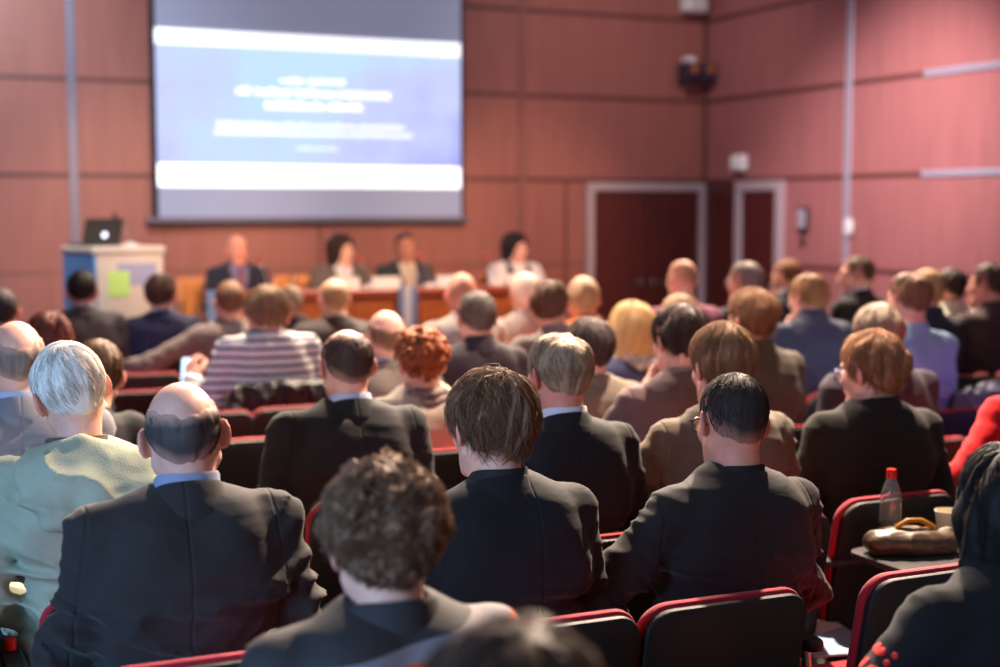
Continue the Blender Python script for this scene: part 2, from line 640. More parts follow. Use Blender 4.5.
def nets(F, xs, ys, zs, smooth=1):
    F = np.pad(F, 1, constant_values=0.05)
    ex = lambda a: np.concatenate([[2 * a[0] - a[1]], a, [2 * a[-1] - a[-2]]]).astype(np.float32)
    xs, ys, zs = ex(xs), ex(ys), ex(zs)
    S = F < 0
    nx, ny, nz = F.shape
    cnt = np.zeros((nx - 1, ny - 1, nz - 1), np.int8)
    for a in (0, 1):
        for b in (0, 1):
            for c in (0, 1):
                cnt += S[a:nx - 1 + a, b:ny - 1 + b, c:nz - 1 + c]
    act = (cnt > 0) & (cnt < 8)
    I, J, K = np.nonzero(act)
    n = len(I)
    vid = np.full(act.shape, -1, np.int32)
    vid[I, J, K] = np.arange(n)
    co = {(a, b, c): F[I + a, J + b, K + c] for a in (0, 1) for b in (0, 1) for c in (0, 1)}
    acc = np.zeros((n, 3), np.float32); w = np.zeros(n, np.float32)
    for ax in range(3):
        for b in (0, 1):
            for c in (0, 1):
                p0 = [0, 0, 0]; p1 = [0, 0, 0]
                o = [i for i in range(3) if i != ax]
                p0[o[0]] = p1[o[0]] = b; p0[o[1]] = p1[o[1]] = c; p1[ax] = 1
                f0, f1 = co[tuple(p0)], co[tuple(p1)]
                m = (f0 < 0) != (f1 < 0)
                t = np.where(m, f0 / np.where(m, f0 - f1, 1), 0)
                for i in range(3):
                    acc[:, i] += np.where(m, t if i == ax else p0[i], 0)
                w += m
    acc /= w[:, None]
    V = np.stack([xs[I] + acc[:, 0] * (xs[I + 1] - xs[I]), ys[J] + acc[:, 1] * (ys[J + 1] - ys[J]), zs[K] + acc[:, 2] * (zs[K + 1] - zs[K])], 1)
    Q = []
    for ax in range(3):
        sl0 = [slice(None)] * 3; sl1 = [slice(None)] * 3
        sl0[ax] = slice(0, -1); sl1[ax] = slice(1, None)
        d = S[tuple(sl0)] != S[tuple(sl1)]
        e = np.nonzero(d)
        inside0 = S[tuple(sl0)][e]
        o = [(1, 2), (2, 0), (0, 1)][ax]
        q = []
        ok = np.ones(len(e[0]), bool)
        for (du, dv) in ((-1, -1), (0, -1), (0, 0), (-1, 0)):
            idx = [e[0].copy(), e[1].copy(), e[2].copy()]
            idx[o[0]] += du; idx[o[1]] += dv
            for i in range(3):
                ok &= (idx[i] >= 0) & (idx[i] < act.shape[i])
            q.append(vid[np.clip(idx[0], 0, act.shape[0] - 1), np.clip(idx[1], 0, act.shape[1] - 1), np.clip(idx[2], 0, act.shape[2] - 1)])
        q = np.stack(q, 1)
        q[~inside0] = q[~inside0][:, ::-1]
        q = q[ok & (q >= 0).all(1)]
        Q.append(q)
    Q = np.concatenate(Q)
    for _ in range(smooth):
        sm = np.zeros_like(V); c = np.zeros(n, np.float32)
        for i in range(4):
            a, b = Q[:, i], Q[:, (i + 1) % 4]
            for ch in range(3):
                sm[:, ch] += np.bincount(a, V[b, ch], n) + np.bincount(b, V[a, ch], n)
            c += np.bincount(a, minlength=n) + np.bincount(b, minlength=n)
        V = V * 0.5 + 0.5 * sm / np.maximum(c, 1)[:, None]
    return V, Q


def axis(lo, hi, c, h, fine, coarse):
    a = list(np.arange(lo, c - h, coarse)) + list(np.arange(c - h, c + h, fine)) + list(np.arange(c + h, hi + coarse, coarse))
    return np.array(a, np.float32)


def rotm(e):
    """head yaw (left +), pitch (up +), roll as matrix"""
    return np.array(Euler((e[1], e[2], e[0]), 'XYZ').to_matrix(), np.float32)


# ------------------------------------------------------------------ heads, hair
def head_sdf(P, fem=False, age=0.0):
    w = 0.955 if fem else 1.0
    d = ell(P, (0, -.012, .032), (.073 * w, .095, .086))
    d = smin(d, ell(P, (0, -.036, -.028), (.048 * w, .052, .05)), .04)
    d = smin(d, ell(P, (0, .028, -.028), (.060 * w, .064, .080)), .035)
    for s in (-1, 1):
        d = smin(d, cone(P, (s * .054 * w, .002, -.05), (s * .026, .062, -.094), .02, .018), .022)
        d = smin(d, ell(P, (s * .041 * w, .060, -.022), (.021, .022, .022)), .02)
    d = smin(d, ell(P, (0, .074, -.098), (.024 * w, .020, .018)), .022)
    d = smin(d, cone(P, (-.034, .080, .024), (.034, .080, .024), .013, .013), .014)
    for s in (-1, 1):
        d = smax(d, -ell(P, (s * .032, .099, .003), (.016, .014, .011)), .012)
        d = smin(d, ell(P, (s * .032, .078, .003), (.014, .012, .012)), .004)
    d = smin(d, cone(P, (0, .089, .014), (0, .110, -.026), .008, .0115), .010)
    for s in (-1, 1):
        d = smin(d, ell(P, (s * .011, .101, -.031), (.009, .010, .008)), .006)
    d = smin(d, ell(P, (0, .089, -.058), (.024, .012, .0055)), .006)
    d = smin(d, ell(P, (0, .087, -.068), (.020, .012, .006)), .006)
    d = smax(d, -ell(P, (0, .1015, -.0625), (.024, .006, .0018)), .004)
    for s in (-1, 1):
        M = np.array(Euler((R(-8), R(6) * s, R(36) * s)).to_matrix())
        e = ell(P, (s * .083 * w, -.010, -.002), (.0085, .023, .034), M)
        e = smax(e, -ell(P, (s * .093 * w, .000, .002), (.0075, .0125, .020), M), .006)
        d = smin(d, e, .007)
    return d


HAIR = {
    # t shell thickness, nape height, streak amplitude, fade = width over which it thins out to skin
    'short': dict(t=.013, nape=-.092, amp=.004, fade=.022),
    'full': dict(t=.021, nape=-.104, amp=.008, fade=.006),
    'messy': dict(t=.023, nape=-.104, amp=.013, fade=.008),
    'crop': dict(t=.008, nape=-.096, amp=.0012, fade=.040),
    'curly': dict(t=.030, nape=-.108, amp=.004, fade=.004),
    'balding': dict(t=.008, nape=-.090, amp=.0015, fade=.034, bald=((0, .030, .128), (.050, .100, .038))),
    'crown': dict(t=.014, nape=-.094, amp=.004, fade=.020, bald=((0, -.050, .124), (.022, .026, .026))),
    'fringe': dict(t=.010, nape=-.090, amp=.003, fade=.030, bald=((0, .0, .128), (.086, .150, .100))),
    'shaved': dict(t=.0045, nape=-.060, amp=.0006, fade=.04),
    'bob': dict(t=.030, nape=-.15, amp=.010, fade=0),
    'long': dict(t=.026, nape=-.33, amp=.010, fade=0),
}
HC = (0, -.014, .034)
CROWN = np.array((0.006, -.05, .12), np.float32)
_hair_cache = {}


def streak(x, y, z, f1, seed):
    a = np.arctan2(x - CROWN[0], -(y - CROWN[1] - .0001))
    q = np.sqrt((x - CROWN[0]) ** 2 + (y - CROWN[1]) ** 2 + (z - CROWN[2]) ** 2)
    sw = a + q * 2.0
    return noise(sw * f1 + seed, q * 14 + seed, seed)


def hair_geo(style, seed=0, res=.005, fem=False):
    key = (style, seed, res)
    if key in _hair_cache: return _hair_cache[key]
    h = HAIR[style]
    t = h['t']
    lo = -.36 if style == 'long' else (-.18 if style == 'bob' else -.14)
    xs, ys, zs = np.arange(-.135, .136, res), np.arange(-.165, .135, res), np.arange(lo, .165, res)
    f = Field(xs, ys, zs)
    P = f.full()
    w = 0.965 if fem else 1.0
    d = ell(P, HC, (.073 * w + t, .095 + t, .086 + t * .9))
    d = smin(d, ell(P, (0, -.038, -.026), (.047 + t * .6, .052 + t * .7, .056)), .04)
    if style not in ('bob', 'long'):                 # sides and nape are cut closer
        d = d + (t * .75 * np.clip((.035 - P[2]) / .10, 0, 1)).astype(np.float32)
    if style in ('bob', 'long'):
        d = smin(d, cone(P, (-.052, -.03, -.02), (-.062, -.035, h['nape'] + .06), .038, .040), .04)
        d = smin(d, cone(P, (.052, -.03, -.02), (.062, -.035, h['nape'] + .06), .038, .040), .04)
        d = smin(d, cone(P, (0, -.06, -.02), (0, -.075, h['nape'] + .06), .055, .055), .05)
        yk = [-.2, .01, .03, .055, .08, .13]
        zk = [h['nape'], h['nape'], h['nape'] * .8, .03, .085, .09]
    else:
        n = h['nape']
        yk = [-.2, -.05, -.034, -.026, -.022, .011, .015, .030, .036, .060, .080, .13]
        zk = [n, n, n * .8, -.03, .030, .034, -.008, -.012, .035, .056, .088, .094]
    zmin = np.interp(P[1].ravel(), yk, zk).reshape(1, -1, 1)
    if style not in ('bob', 'long'):
        zmin = zmin + np.where(P[1] < -.03, .7 * np.maximum(np.abs(P[0]) - .022, 0), 0)
    if style not in ('bob', 'long'):                 # the shell thins out to nothing at the hairline
        d = d + (t * .95 * np.clip(1 - (P[2] - zmin) * .75 / .034, 0, 1) * np.where(P[1] < -.02, 1, .5)).astype(np.float32)
    d = smax(d, ((zmin - P[2]) * 0.7).astype(np.float32), .012)
    if 'bald' in h:
        e_ = ell(P, *h['bald']) + (noise(P[0] * 45, P[1] * 45, P[2] * 45 + seed) - .5) * .022 + (np.abs(P[0]) - .04) * .12
        d = d + (t * np.clip(1 - e_ / .05, 0, 1)).astype(np.float32)
        d = smax(d, -e_, .012)
    f.F = d.astype(np.float32)
    sd = seed * 3.7 + 1.3
    if style == 'curly':
        f.wrinkle(lambda x, y, z: (noise(x * 62 + sd, y * 62, z * 62) - .5) * -.030 + (noise(x * 150, y * 150 + sd, z * 150) - .5) * -.010, .04)
    else:
        a = h['amp']
        f.wrinkle(lambda x, y, z: -(streak(x, y, z, 5, sd) - .5) * 2 * a - (streak(x, y, z, 14, sd) - .5) * a
                  - (noise(x * 30 + sd, y * 30, z * 30) - .5) * a * .4, .03)
    V, Q = f.surf(1)
    x, y, z = V.T
    if style == 'curly':
        tn = .55 + .9 * noise(x * 150, y * 150 + sd, z * 150)
    else:
        tn = .62 + .45 * streak(x, y, z, 30, sd) + .3 * streak(x, y, z, 11, sd + 5)
    fd = h['fade']
    k = np.zeros(len(V), np.float32)
    if fd:
        edge = (z - np.interp(y, yk, zk) - np.where(y < -.03, .7 * np.maximum(np.abs(x) - .022, 0), 0)) * .75
        k = np.clip(1 - (edge - .018) / fd, 0, 1)
        if 'bald' in h:
            k = np.maximum(k, np.clip(1 - ell((x, y, z), *h['bald']) / fd, 0, 1))
    _hair_cache[key] = (V, Q, tn.astype(np.float32), k.astype(np.float32))
    return _hair_cache[key]


def strands(V, n, L, rad, seed, curl=0.0, lift=.004, jitter=.25, steps=6):
    g = np.random.default_rng(seed)
    p = V[g.integers(0, len(V), n)].astype(np.float32)
    r2 = np.array((.085, .107, .098), np.float32) ** 2
    c = np.array(HC, np.float32)
    k0 = np.sqrt(((p - c) ** 2 / r2).sum(1)); start = p.copy()
    p = p - ((p - c) / np.linalg.norm(p - c, axis=1)[:, None]) * .003
    L = L * g.uniform(.6, 1.2, n)[:, None]
    jit = g.normal(0, jitter, (n, 3))
    lf = np.abs(g.normal(0, lift, n))[:, None]
    pts = [p]
    ph = g.uniform(0, 6.28, n)
    for i in range(steps):
        nn = (p - c) / r2; nn /= np.linalg.norm(nn, axis=1)[:, None]
        fl = p - CROWN
        fl = fl / (np.linalg.norm(fl, axis=1)[:, None] + 1e-5) + np.array((0, 0, -.25)) + jit
        sw = np.cross(nn, fl) * .35
        t = fl + sw
        t = t - nn * (t * nn).sum(1)[:, None]
        t /= np.linalg.norm(t, axis=1)[:, None] + 1e-6
        if curl:
            b = np.cross(nn, t)
            an = (ph + i * 1.5)[:, None]
            t = t * .5 + (b * np.cos(an) + nn * np.sin(an)) * curl
        q = p + t * L / steps
        if not curl:
            kq = np.sqrt(((q - c) ** 2 / r2).sum(1))
            low = (q[:, 2] < -.03)[:, None]
            s_ = (k0 / kq)[:, None]
            q = np.where(low, q, c + (q - c) * (1 + (s_ - 1) * .8)) + nn * lf / steps
        p = q.astype(np.float32)
        pts.append(p)
    A = np.stack(pts, 1)                                    # n, steps+1, 3
    T = np.gradient(A, axis=1); T /= np.linalg.norm(T, axis=2)[..., None] + 1e-9
    up = A - c
    B = np.cross(T, up); B /= np.linalg.norm(B, axis=2)[..., None] + 1e-9
    N = np.cross(B, T)
    m = steps + 1
    rr = rad * np.linspace(1, .25, m)[None, :, None] * g.uniform(.6, 1.3, (n, 1, 1))
    ring = [A + (B * math.cos(a) + N * math.sin(a)) * rr for a in (R(90), R(210), R(330))]
    W = np.stack(ring, 2).reshape(-1, 3)                    # index = ((i*m)+j)*3+k
    i, j = np.meshgrid(np.arange(n), np.arange(m - 1), indexing='ij')
    b0 = ((i * m) + j).ravel() * 3
    Q = []
    for k in range(3):
        l = (k + 1) % 3
        Q.append(np.stack([b0 + k, b0 + l, b0 + 3 + l, b0 + 3 + k], 1))
    tint = np.repeat(g.uniform(.55, 1.5, n), m * 3).astype(np.float32)
    return W, np.concatenate(Q), tint


def face_tint(V):
    """lips and ears are redder"""
    x, y, z = V.T
    t = np.ones((len(V), 3), np.float32)
    lip = np.exp(-((x / .022) ** 2 + ((z + .063) / .010) ** 2)) * (y > .08)
    ear = np.clip((np.abs(x) - .074) / .012, 0, 1) * (np.abs(z) < .05)  # natural ear red, deepened to paint in backlight shining through
    red = np.clip(lip + ear * .6, 0, 1)[:, None]
    t *= 1 - red * np.array((.06, .46, .42))
    return t


# ------------------------------------------------------------------ hands
def make_hand(curl):
    f = Field(np.arange(-.07, .095, .0036), np.arange(-.03, .21, .0036), np.arange(-.10, .045, .0036))
    f.ell((.000, .050, 0), (.041, .050, .017), .01)
    f.cone((0, -.02, 0), (0, .02, 0), .026, .027, .02)
    for i, (x, ln) in enumerate(((.030, .078), (.010, .088), (-.011, .082), (-.030, .064))):
        a = curl * (1 + .12 * i)
        p = np.array((x, .088 - abs(x - .008) * .15, .002)); ang = a * .5; fan = x * 1.2
        for s_, (q, r0, r1) in enumerate(((.45, .0095, .0088), (.31, .0088, .008), (.24, .008, .0068))):
            e = p + ln * q * np.array((math.sin(fan) * math.cos(ang), math.cos(ang), -math.sin(ang)))
            f.cone(p, e, r0, r1, .004 if s_ else .009)
            p = e; ang += a
    p0 = (.028, .022, -.006); p1 = (.054, .052, -.016 - curl * .01); p2 = (.058, .083, -.026 - curl * .02); p3 = (.052, .104, -.034 - curl * .026)
    f.cone(p0, p1, .017, .0125, .014); f.cone(p1, p2, .0115, .0100, .006); f.cone(p2, p3, .0095, .0078, .005)
    return f.surf(1)


_hands = {}


def hand_geo(side, wrist, fwd, palm, curl):
    if curl not in _hands: _hands[curl] = make_hand(curl)
    V, Q = _hands[curl]
    y = Vector(fwd).normalized()
    z = -Vector(palm); z = (z - y * z.dot(y)).normalized()
    x = y.cross(z)                      # thumb side for the left hand seen palm down
    V = V.copy()
    if side > 0:                        # right hand: thumb towards -x when palm is down
        V[:, 0] *= -1; Q = Q[:, ::-1]
    M = np.array((x, y, z), np.float32)
    return V @ M + np.array(wrist, np.float32), Q


# ------------------------------------------------------------------ shared lower body
def legs_mesh():
    f = Field(np.arange(-.24, .245, .012), np.arange(-.2, .62, .012), np.arange(.06, .68, .012))
    f.ell((0, -.01, .52), (.185, .15, .11), .03)
    for s in (-1, 1):
        f.cone((s * .09, .02, .52), (s * .12, .43, .50), .086, .066, .04)
        f.cone((s * .12, .435, .495), (s * .125, .40, .11), .066, .050, .03)
        f.cone((s * .125, .40, .13), (s * .125, .40, .09), .052, .054, .02)
    f.wrinkle(lambda x, y, z: (noise(x * 14, y * 26, z * 14) - .5) * .012, .03)
    V, Q = f.surf(2)
    return np_mesh('trousers', V, [Q])


def shoe_mesh():
    f = Field(np.arange(-.06, .061, .008), np.arange(-.1, .23, .008), np.arange(-.01, .13, .008))
    f.ell((0, .03, .035), (.043, .12, .038), .02)
    f.ell((0, .12, .03), (.046, .075, .030), .03)
    f.cone((0, -.03, .05), (0, -.03, .10), .043, .040, .03)
    P = f.full()
    f.F = smax(f.F, (0.004 - P[2]) + 0 * f.F, .006)
    V, Q = f.surf(1)
    return np_mesh('shoe', V, [Q])


TROUSERS, SHOE = legs_mesh(), shoe_mesh()


def ring_loft(name, prof, material, parent, origin, slope, gap=0.0, ecc=1.0, n=40, tilt=0.0, drop=0.0):
    """collar: prof = [(radius, height)], runs round the neck; slope lowers the front; gap (rad) leaves it open in front"""
    rows = []
    a0 = PI / 2 + gap / 2
    tot = 2 * PI - gap
    for i in range(n + (0 if gap == 0 else 1)):
        a = a0 + tot * i / n
        row = []
        for (r_, h) in prof:
            x, y = r_ * math.cos(a), r_ * ecc * math.sin(a)
            fr = (1 + math.sin(a)) / 2          # 1 = front
            z = h - slope * fr * fr - drop * abs(math.cos(a)) ** 2
            row.append((origin[0] + x, origin[1] + y, origin[2] + z))
        rows.append(row)
    b = MB().grid(rows, closed_u=(gap == 0))
    return b.build(name, material, parent, smooth=True)


# ------------------------------------------------------------------ people
ARMS = {
    # elbow, wrist, finger direction, palm normal (for the right side; mirrored for the left)
    'lap': ((.238, .03, .735), (.13, .27, .645), (-.35, .9, -.1), (0, 0, -1), .45),
    'wide': ((.258, .01, .755), (.15, .27, .66), (-.5, .8, -.1), (0, 0, -1), .45),
    'fold': ((.275, .05, .79), (.05, .26, .80), (-.95, .15, 0), (-.2, -.9, 0), .5),
    'chin': ((.23, .22, .80), (.10, .17, 1.05), (-.35, .1, .9), (-.6, -.3, 0), .75),
    'table': ((.245, .12, .78), (.14, .36, .80), (-.45, .9, 0), (0, 0, -1), .5),
    'over': ((.46, .02, .86), (.62, .20, .80), (.5, .8, -.2), (0, 0, -1), .5),
    'fwd': ((.27, .16, .80), (.20, .42, .74), (-.1, .95, -.1), (0, 0, -1), .6),
    'spread': ((.37, .02, .80), (.36, .24, .72), (-.1, .9, -.3), (0, 0, -1), .5),
    'hold': ((.29, .00, .79), (.33, .20, .86), (-.1, .5, .8), (-.8, .5, 0), .7),
    'out': ((.35, -.03, .80), (.33, .22, .68), (-.1, .9, -.3), (0, 0, -1), .5),
}
PEOPLE = {}


def person(label, head, yaw=0.0, look=(0, 0, 0), lean=(0.0, 0.0), hair='short', haircol=(60, 44, 36), strand=0, skincol=(234, 176, 154),
           kind='suit', col=(30, 30, 34), shirt=None, arms=('lap', 'lap'), sw=.178, girth=1.0, neck=.015, res=.012, hres=.0065, fem=False, group=None,
           trousers=(30, 30, 34), clothmat=None, hs=1.0, front=False, tie=None, glasses=None, seed=0, strand_l=.05, wr=1.0, floor=0.0, scarf=None,
           twist=0.0, collar_gap=None):
    """head = world point of the top of the hair"""
    top = head.z - floor
    t_hair = HAIR[hair]['t'] * .8 if hair not in ('fringe', 'balding') else .004
    dz = top - 1.35 - (t_hair - .012) * hs + neck
    # local frame
    def T(p):
        k = min(max((p[2] - .5) / .585, 0), 1.05)
        return (p[0] + lean[0] * k, p[1] + lean[1] * k, .5 + (p[2] - .5) * (1 + dz / .6) if p[2] > .5 else p[2])
    c7 = T((0, -.04, 1.085))
    nk = np.array((c7[0], c7[1], c7[2]))
    HM = rotm(look)
    # head pivots about the base of the skull
    O = np.array((c7[0] + lean[0] * .12, c7[1] + .052 + lean[1] * .1, top - (.118 + t_hair) * hs))
    root = empty('person', (0, 0, floor), yaw)
    off = Matrix.Rotation(yaw, 3, 'Z') @ Vector((O[0], O[1] - .012, 0))
    root.location = (head.x - off.x, head.y - off.y, floor)
    tag(root, label, 'person', group)
    A = []
    for i, s in ((0, -1), (1, 1)):
        e, w, fd, pn, cu = ARMS[arms[i]]
        m = lambda p: (p[0] * s, p[1], p[2])
        chin = arms[i] == 'chin'
        e2 = T(m(e)); w2 = T(m(w))
        if chin:
            w2 = (O[0] + s * .075, O[1] + .085, O[2] - .185)
        A.append(dict(s=s, e=e2, w=w2, fd=m(fd), pn=m(pn), cu=cu))
    shp = [T((s * sw, -.012, 1.0)) for s in (-1, 1)]
    # --- body (skin): one continuous surface
    hx = .125 * hs
    f = Field(axis(-.62 + O[0], .62 + O[0], O[0], hx, hres, .016), axis(-.25 + min(0, lean[1]), .62, O[1], .15 * hs, hres, .016),
              axis(.48, O[2] + .16, O[2] + .01, .15 * hs, hres, .016))
    f.ell(T((0, 0, .90)), (.15 * girth, .09 * girth, .20), .05)
    f.ell(T((0, .01, .62)), (.14 * girth, .10 * girth, .16), .05)
    for i in (0, 1):
        a = A[i]
        f.cone(T((0, -.03, 1.03)), shp[i], .05, .045, .03)
        f.cone(shp[i], a['e'], .045, .036, .02)
        f.cone(a['e'], a['w'], .036, .026, .02)
    b = O + HM @ np.array((0, -.022, -.045)) * hs
    f.cone(tuple(nk - np.array((0, 0, .04))), tuple(b), .056 * (.92 if fem else 1), .054 * (.88 if fem else 1) * hs, .03)
    f.cone(tuple(nk + np.array((0, .045, -.03))), tuple(O + HM @ np.array((0, .012, -.07)) * hs), .048, .046 * hs, .03)
    sl, P = f.crop(O - .15 * hs, O + .15 * hs, .0)
    D = [np.asarray(P[i] - O[i], np.float32) / hs for i in range(3)]
    Lc = [HM[0][i] * D[0] + HM[1][i] * D[1] + HM[2][i] * D[2] for i in range(3)]
    f.F[sl] = smin(f.F[sl], head_sdf(Lc, fem) * hs, .018)
    V, Q = f.surf(1)
    loc = ((V - O) / hs) @ HM
    tint = face_tint(loc)
    Vs, Qs, Ts = [V], [Q], [tint]
    n0 = len(V)
    for a in A:
        hv, hq = hand_geo(a['s'], a['w'], a['fd'], a['pn'], a['cu'])
        Vs.append(hv); Qs.append(hq + n0); Ts.append(np.ones((len(hv), 3), np.float32)); n0 += len(hv)
    obj_from('body', np_mesh('body', np.concatenate(Vs), [np.concatenate(Qs)], np.concatenate(Ts)), skin(skincol), root)
    # --- eyes
    if front:
        for s in (-1, 1):
            p = O + HM @ np.array((s * .032, .0835, .003)) * hs
            eb = MB().lathe([(.0001, -.0095), (.006, -.0075), (.0095, 0), (.006, .0075), (.0001, .0095)], p, 12)
            ey = eb.build('eye', mat('eye_white', (226, 220, 214), rough=.2), root, True)
            q = O + HM @ np.array((s * .032, .0910, .003)) * hs
            MB().lathe([(.0001, -.0042), (.003, -.003), (.0044, 0), (.003, .003), (.0001, .0042)], q, 10).build('iris', mat('iris', (40, 28, 22), rough=.2), ey, True)
            br = [O + HM @ np.array((s * x, y, z)) * hs for (x, y, z) in ((.012, .096, .024), (.028, .0955, .030), (.046, .083, .024))]
            MB().tube(br, [.0028, .0034, .0018], 6).build('eyebrow', hairmat(haircol), root, True)
    # --- hair
    V, Q, tn, fk = hair_geo(hair, seed % 5, .0042 if hres < .006 else .006, fem)
    ratio = np.array(lin(skincol)[:3]) / np.maximum(np.array(lin(haircol)[:3]), .004)
    fk = (fk * .8)[:, None]
    Vs, Qs, Ts = [V], [Q], [tn[:, None] * (1 - fk) + ratio[None] * fk]
    if strand:
        W, q2, t2 = strands(V, strand, strand_l, .0011 if hair != 'curly' else .0013, seed + 11, curl=.9 if hair == 'curly' else 0,
                            lift={'messy': .012, 'full': .007, 'curly': .01}.get(hair, .003), jitter={'messy': .35, 'full': .22}.get(hair, .15))
        Vs.append(W); Qs.append(q2 + len(V)); Ts.append(np.repeat(t2[:, None], 3, 1))
    Vh = np.concatenate(Vs) * hs @ HM.T + O
    obj_from('hair', np_mesh('hair', Vh, [np.concatenate(Qs)], np.concatenate(Ts)), hairmat(haircol), root)
    # --- clothing
    g = girth
    cloth = {'suit': 'suit_jacket', 'sweater': 'sweater', 'shirt': 'shirt', 'coat': 'coat', 'parka': 'parka', 'blouse': 'blouse', 'cardigan': 'cardigan'}[kind]
    M = clothmat or (suit_cloth(col) if kind == 'suit' else fabric(col))
    xr = max(.36, max(abs(a['e'][0]) for a in A) + .12, max(abs(a['w'][0]) for a in A) + .1)
    f = Field(np.arange(-xr, xr, res), np.arange(-.28 + min(0, lean[1]), .60, res), np.arange(.44, c7[2] + .09, res))
    bk = 1.0 if kind != 'sweater' else .97
    f.ell(T((0, .0, .88)), (.185 * g, .128 * g, .25), .06)
    f.ell(T((0, -.035, .905)), (.168 * g * bk, .108 * g, .165), .05)
    f.ell(T((0, .02, .66)), (.178 * g, .145 * g, .20), .06)
    f.ell(T((0, .01, .54)), (.192 * g, .155 * g, .12), .06)
    for i in (0, 1):
        a = A[i]; s = a['s']
        f.cone(T((s * .045, -.040, 1.035)), tuple(np.array(shp[i]) + (s * .004, 0, .010)), .046, .056, .05)
        f.cone(T((s * .08, -.06, .99)), T((s * .12, -.05, .90)), .075, .07, .05)
        f.cone(shp[i], a['e'], .064 * min(g, 1.1), .053, .03)
        e2 = np.array(a['e']); w2 = np.array(a['w'])
        we = e2 + (w2 - e2) * .97
        f.cone(a['e'], tuple(we), .054, .041, .012)
    # neck opening
    f.cone((c7[0], c7[1] + .022, c7[2] + .012), (c7[0], c7[1] + .06, c7[2] + .15), .060, .075, .012, -1)
    if front:
        P = f.full()
        k = np.clip((P[2] - T((0, 0, .74))[2]) / (c7[2] - T((0, 0, .74))[2]), 0, 1)
        if kind == 'suit':
            wdg = smax(np.abs(P[0] - lean[0] * k) - .005 - .075 * k, .04 - P[1] + 0 * P[0], .01)
            f.F = np.maximum(f.F, -wdg.astype(np.float32))
    sd = seed * 1.7 + 3

    def wfn(x, y, z):
        zz = (z - .5) / (1 + dz / .6) + .5
        xa = np.abs(x)
        n1 = noise(x * 5 + sd, y * 6, z * 24 + x * 5)
        n2 = noise(x * 9, y * 9 + sd, z * 26 - xa * 22)
        r1 = 1 - np.abs(2 * n1 - 1); r2 = 1 - np.abs(2 * n2 - 1)
        lowb = np.clip((.98 - zz) / .25, .12, 1)
        arm = np.clip((xa - .17) / .05, 0, 1)
        o = (-(r1 ** 2 - .4) * .042 * lowb - (r2 ** 2 - .4) * .013 * (lowb * .7 + arm * .5))
        return o * wr
    f.wrinkle(wfn, .03)
    V, Q = f.surf(1 if res < .01 else 2)
    jo = obj_from(cloth, np_mesh(cloth, V, [Q]), M, root)
    # --- collars and necklines
    no = (c7[0], c7[1] + .022, c7[2])
    rr = .92 if fem else 1.0
    if kind == 'suit':
        sc = shirt or (214, 216, 224)
        ring_loft('shirt_collar', [(.063 * rr, -.05), (.0635 * rr, .040), (.0655 * rr, .045), (.0685 * rr, .040), (.073 * rr, -.025)],
                  mat('shirt_cotton', sc, rough=.8), root, no, .055, gap=.25, n=36)
        ring_loft('jacket_collar', [(.070 * rr, -.05), (.0705 * rr, .026), (.0735 * rr, .032), (.0785 * rr, .027), (.097, -.018), (.103, -.030), (.100, -.06)],
                  M, root, no, .085, gap=1.1, n=40, drop=.010)
    elif kind in ('shirt', 'blouse'):
        ring_loft('shirt_collar', [(.062 * rr, -.05), (.0615 * rr, .022), (.064 * rr, .027), (.069 * rr, .022), (.082 * rr, -.028), (.083 * rr, -.045)],
                  M, root, no, .06, gap=.35, n=36)
    elif kind == 'sweater' or kind == 'cardigan':
        ring_loft('neckband', [(.070, -.04), (.069, .006), (.073, .013), (.080, .004), (.088, -.03)],
                  M, root, no, .055, n=36)
        if shirt:
            ring_loft('shirt_collar', [(.062 * rr, -.05), (.0615 * rr, .026), (.064 * rr, .030), (.068 * rr, .026), (.074 * rr, -.02)],
                      mat('shirt_cotton', shirt, rough=.8), root, no, .055, gap=.25, n=36)
    elif kind == 'coat':
        ring_loft('coat_collar', [(.068, -.06), (.069, .034), (.073, .041), (.080, .034), (.086, -.01), (.105, -.06)],
                  M, root, no, .05, gap=.6, n=36, drop=.006)
        if shirt:
            ring_loft('shirt_collar', [(.061 * rr, -.05), (.060 * rr, .044), (.0625 * rr, .048), (.066 * rr, .04)],
                      mat('shirt_cotton', shirt, rough=.8), root, no, .055, gap=.25, n=36)
    if scarf:
        b = MB()
        for k, (rad, zo, tr) in enumerate(((.078, .020, .024), (.086, -.012, .026))):
            pts = []
            for i in range(30):
                an = 2 * PI * i / 30
                pts.append((no[0] + rad * math.cos(an), no[1] + rad * math.sin(an), no[2] + zo - .03 * (1 + math.sin(an)) / 2 + .005 * math.sin(5 * an + k)))
            b.tube(pts, [tr * (1 + .16 * math.sin(7 * 2 * PI * i / 30 + k * 2)) for i in range(30)], 10, closed=True)
        b.build('scarf', mat('scarf_wool', scarf, rough=.95, bump=.4, scale=60, var=.5, vscale=45), root, True)
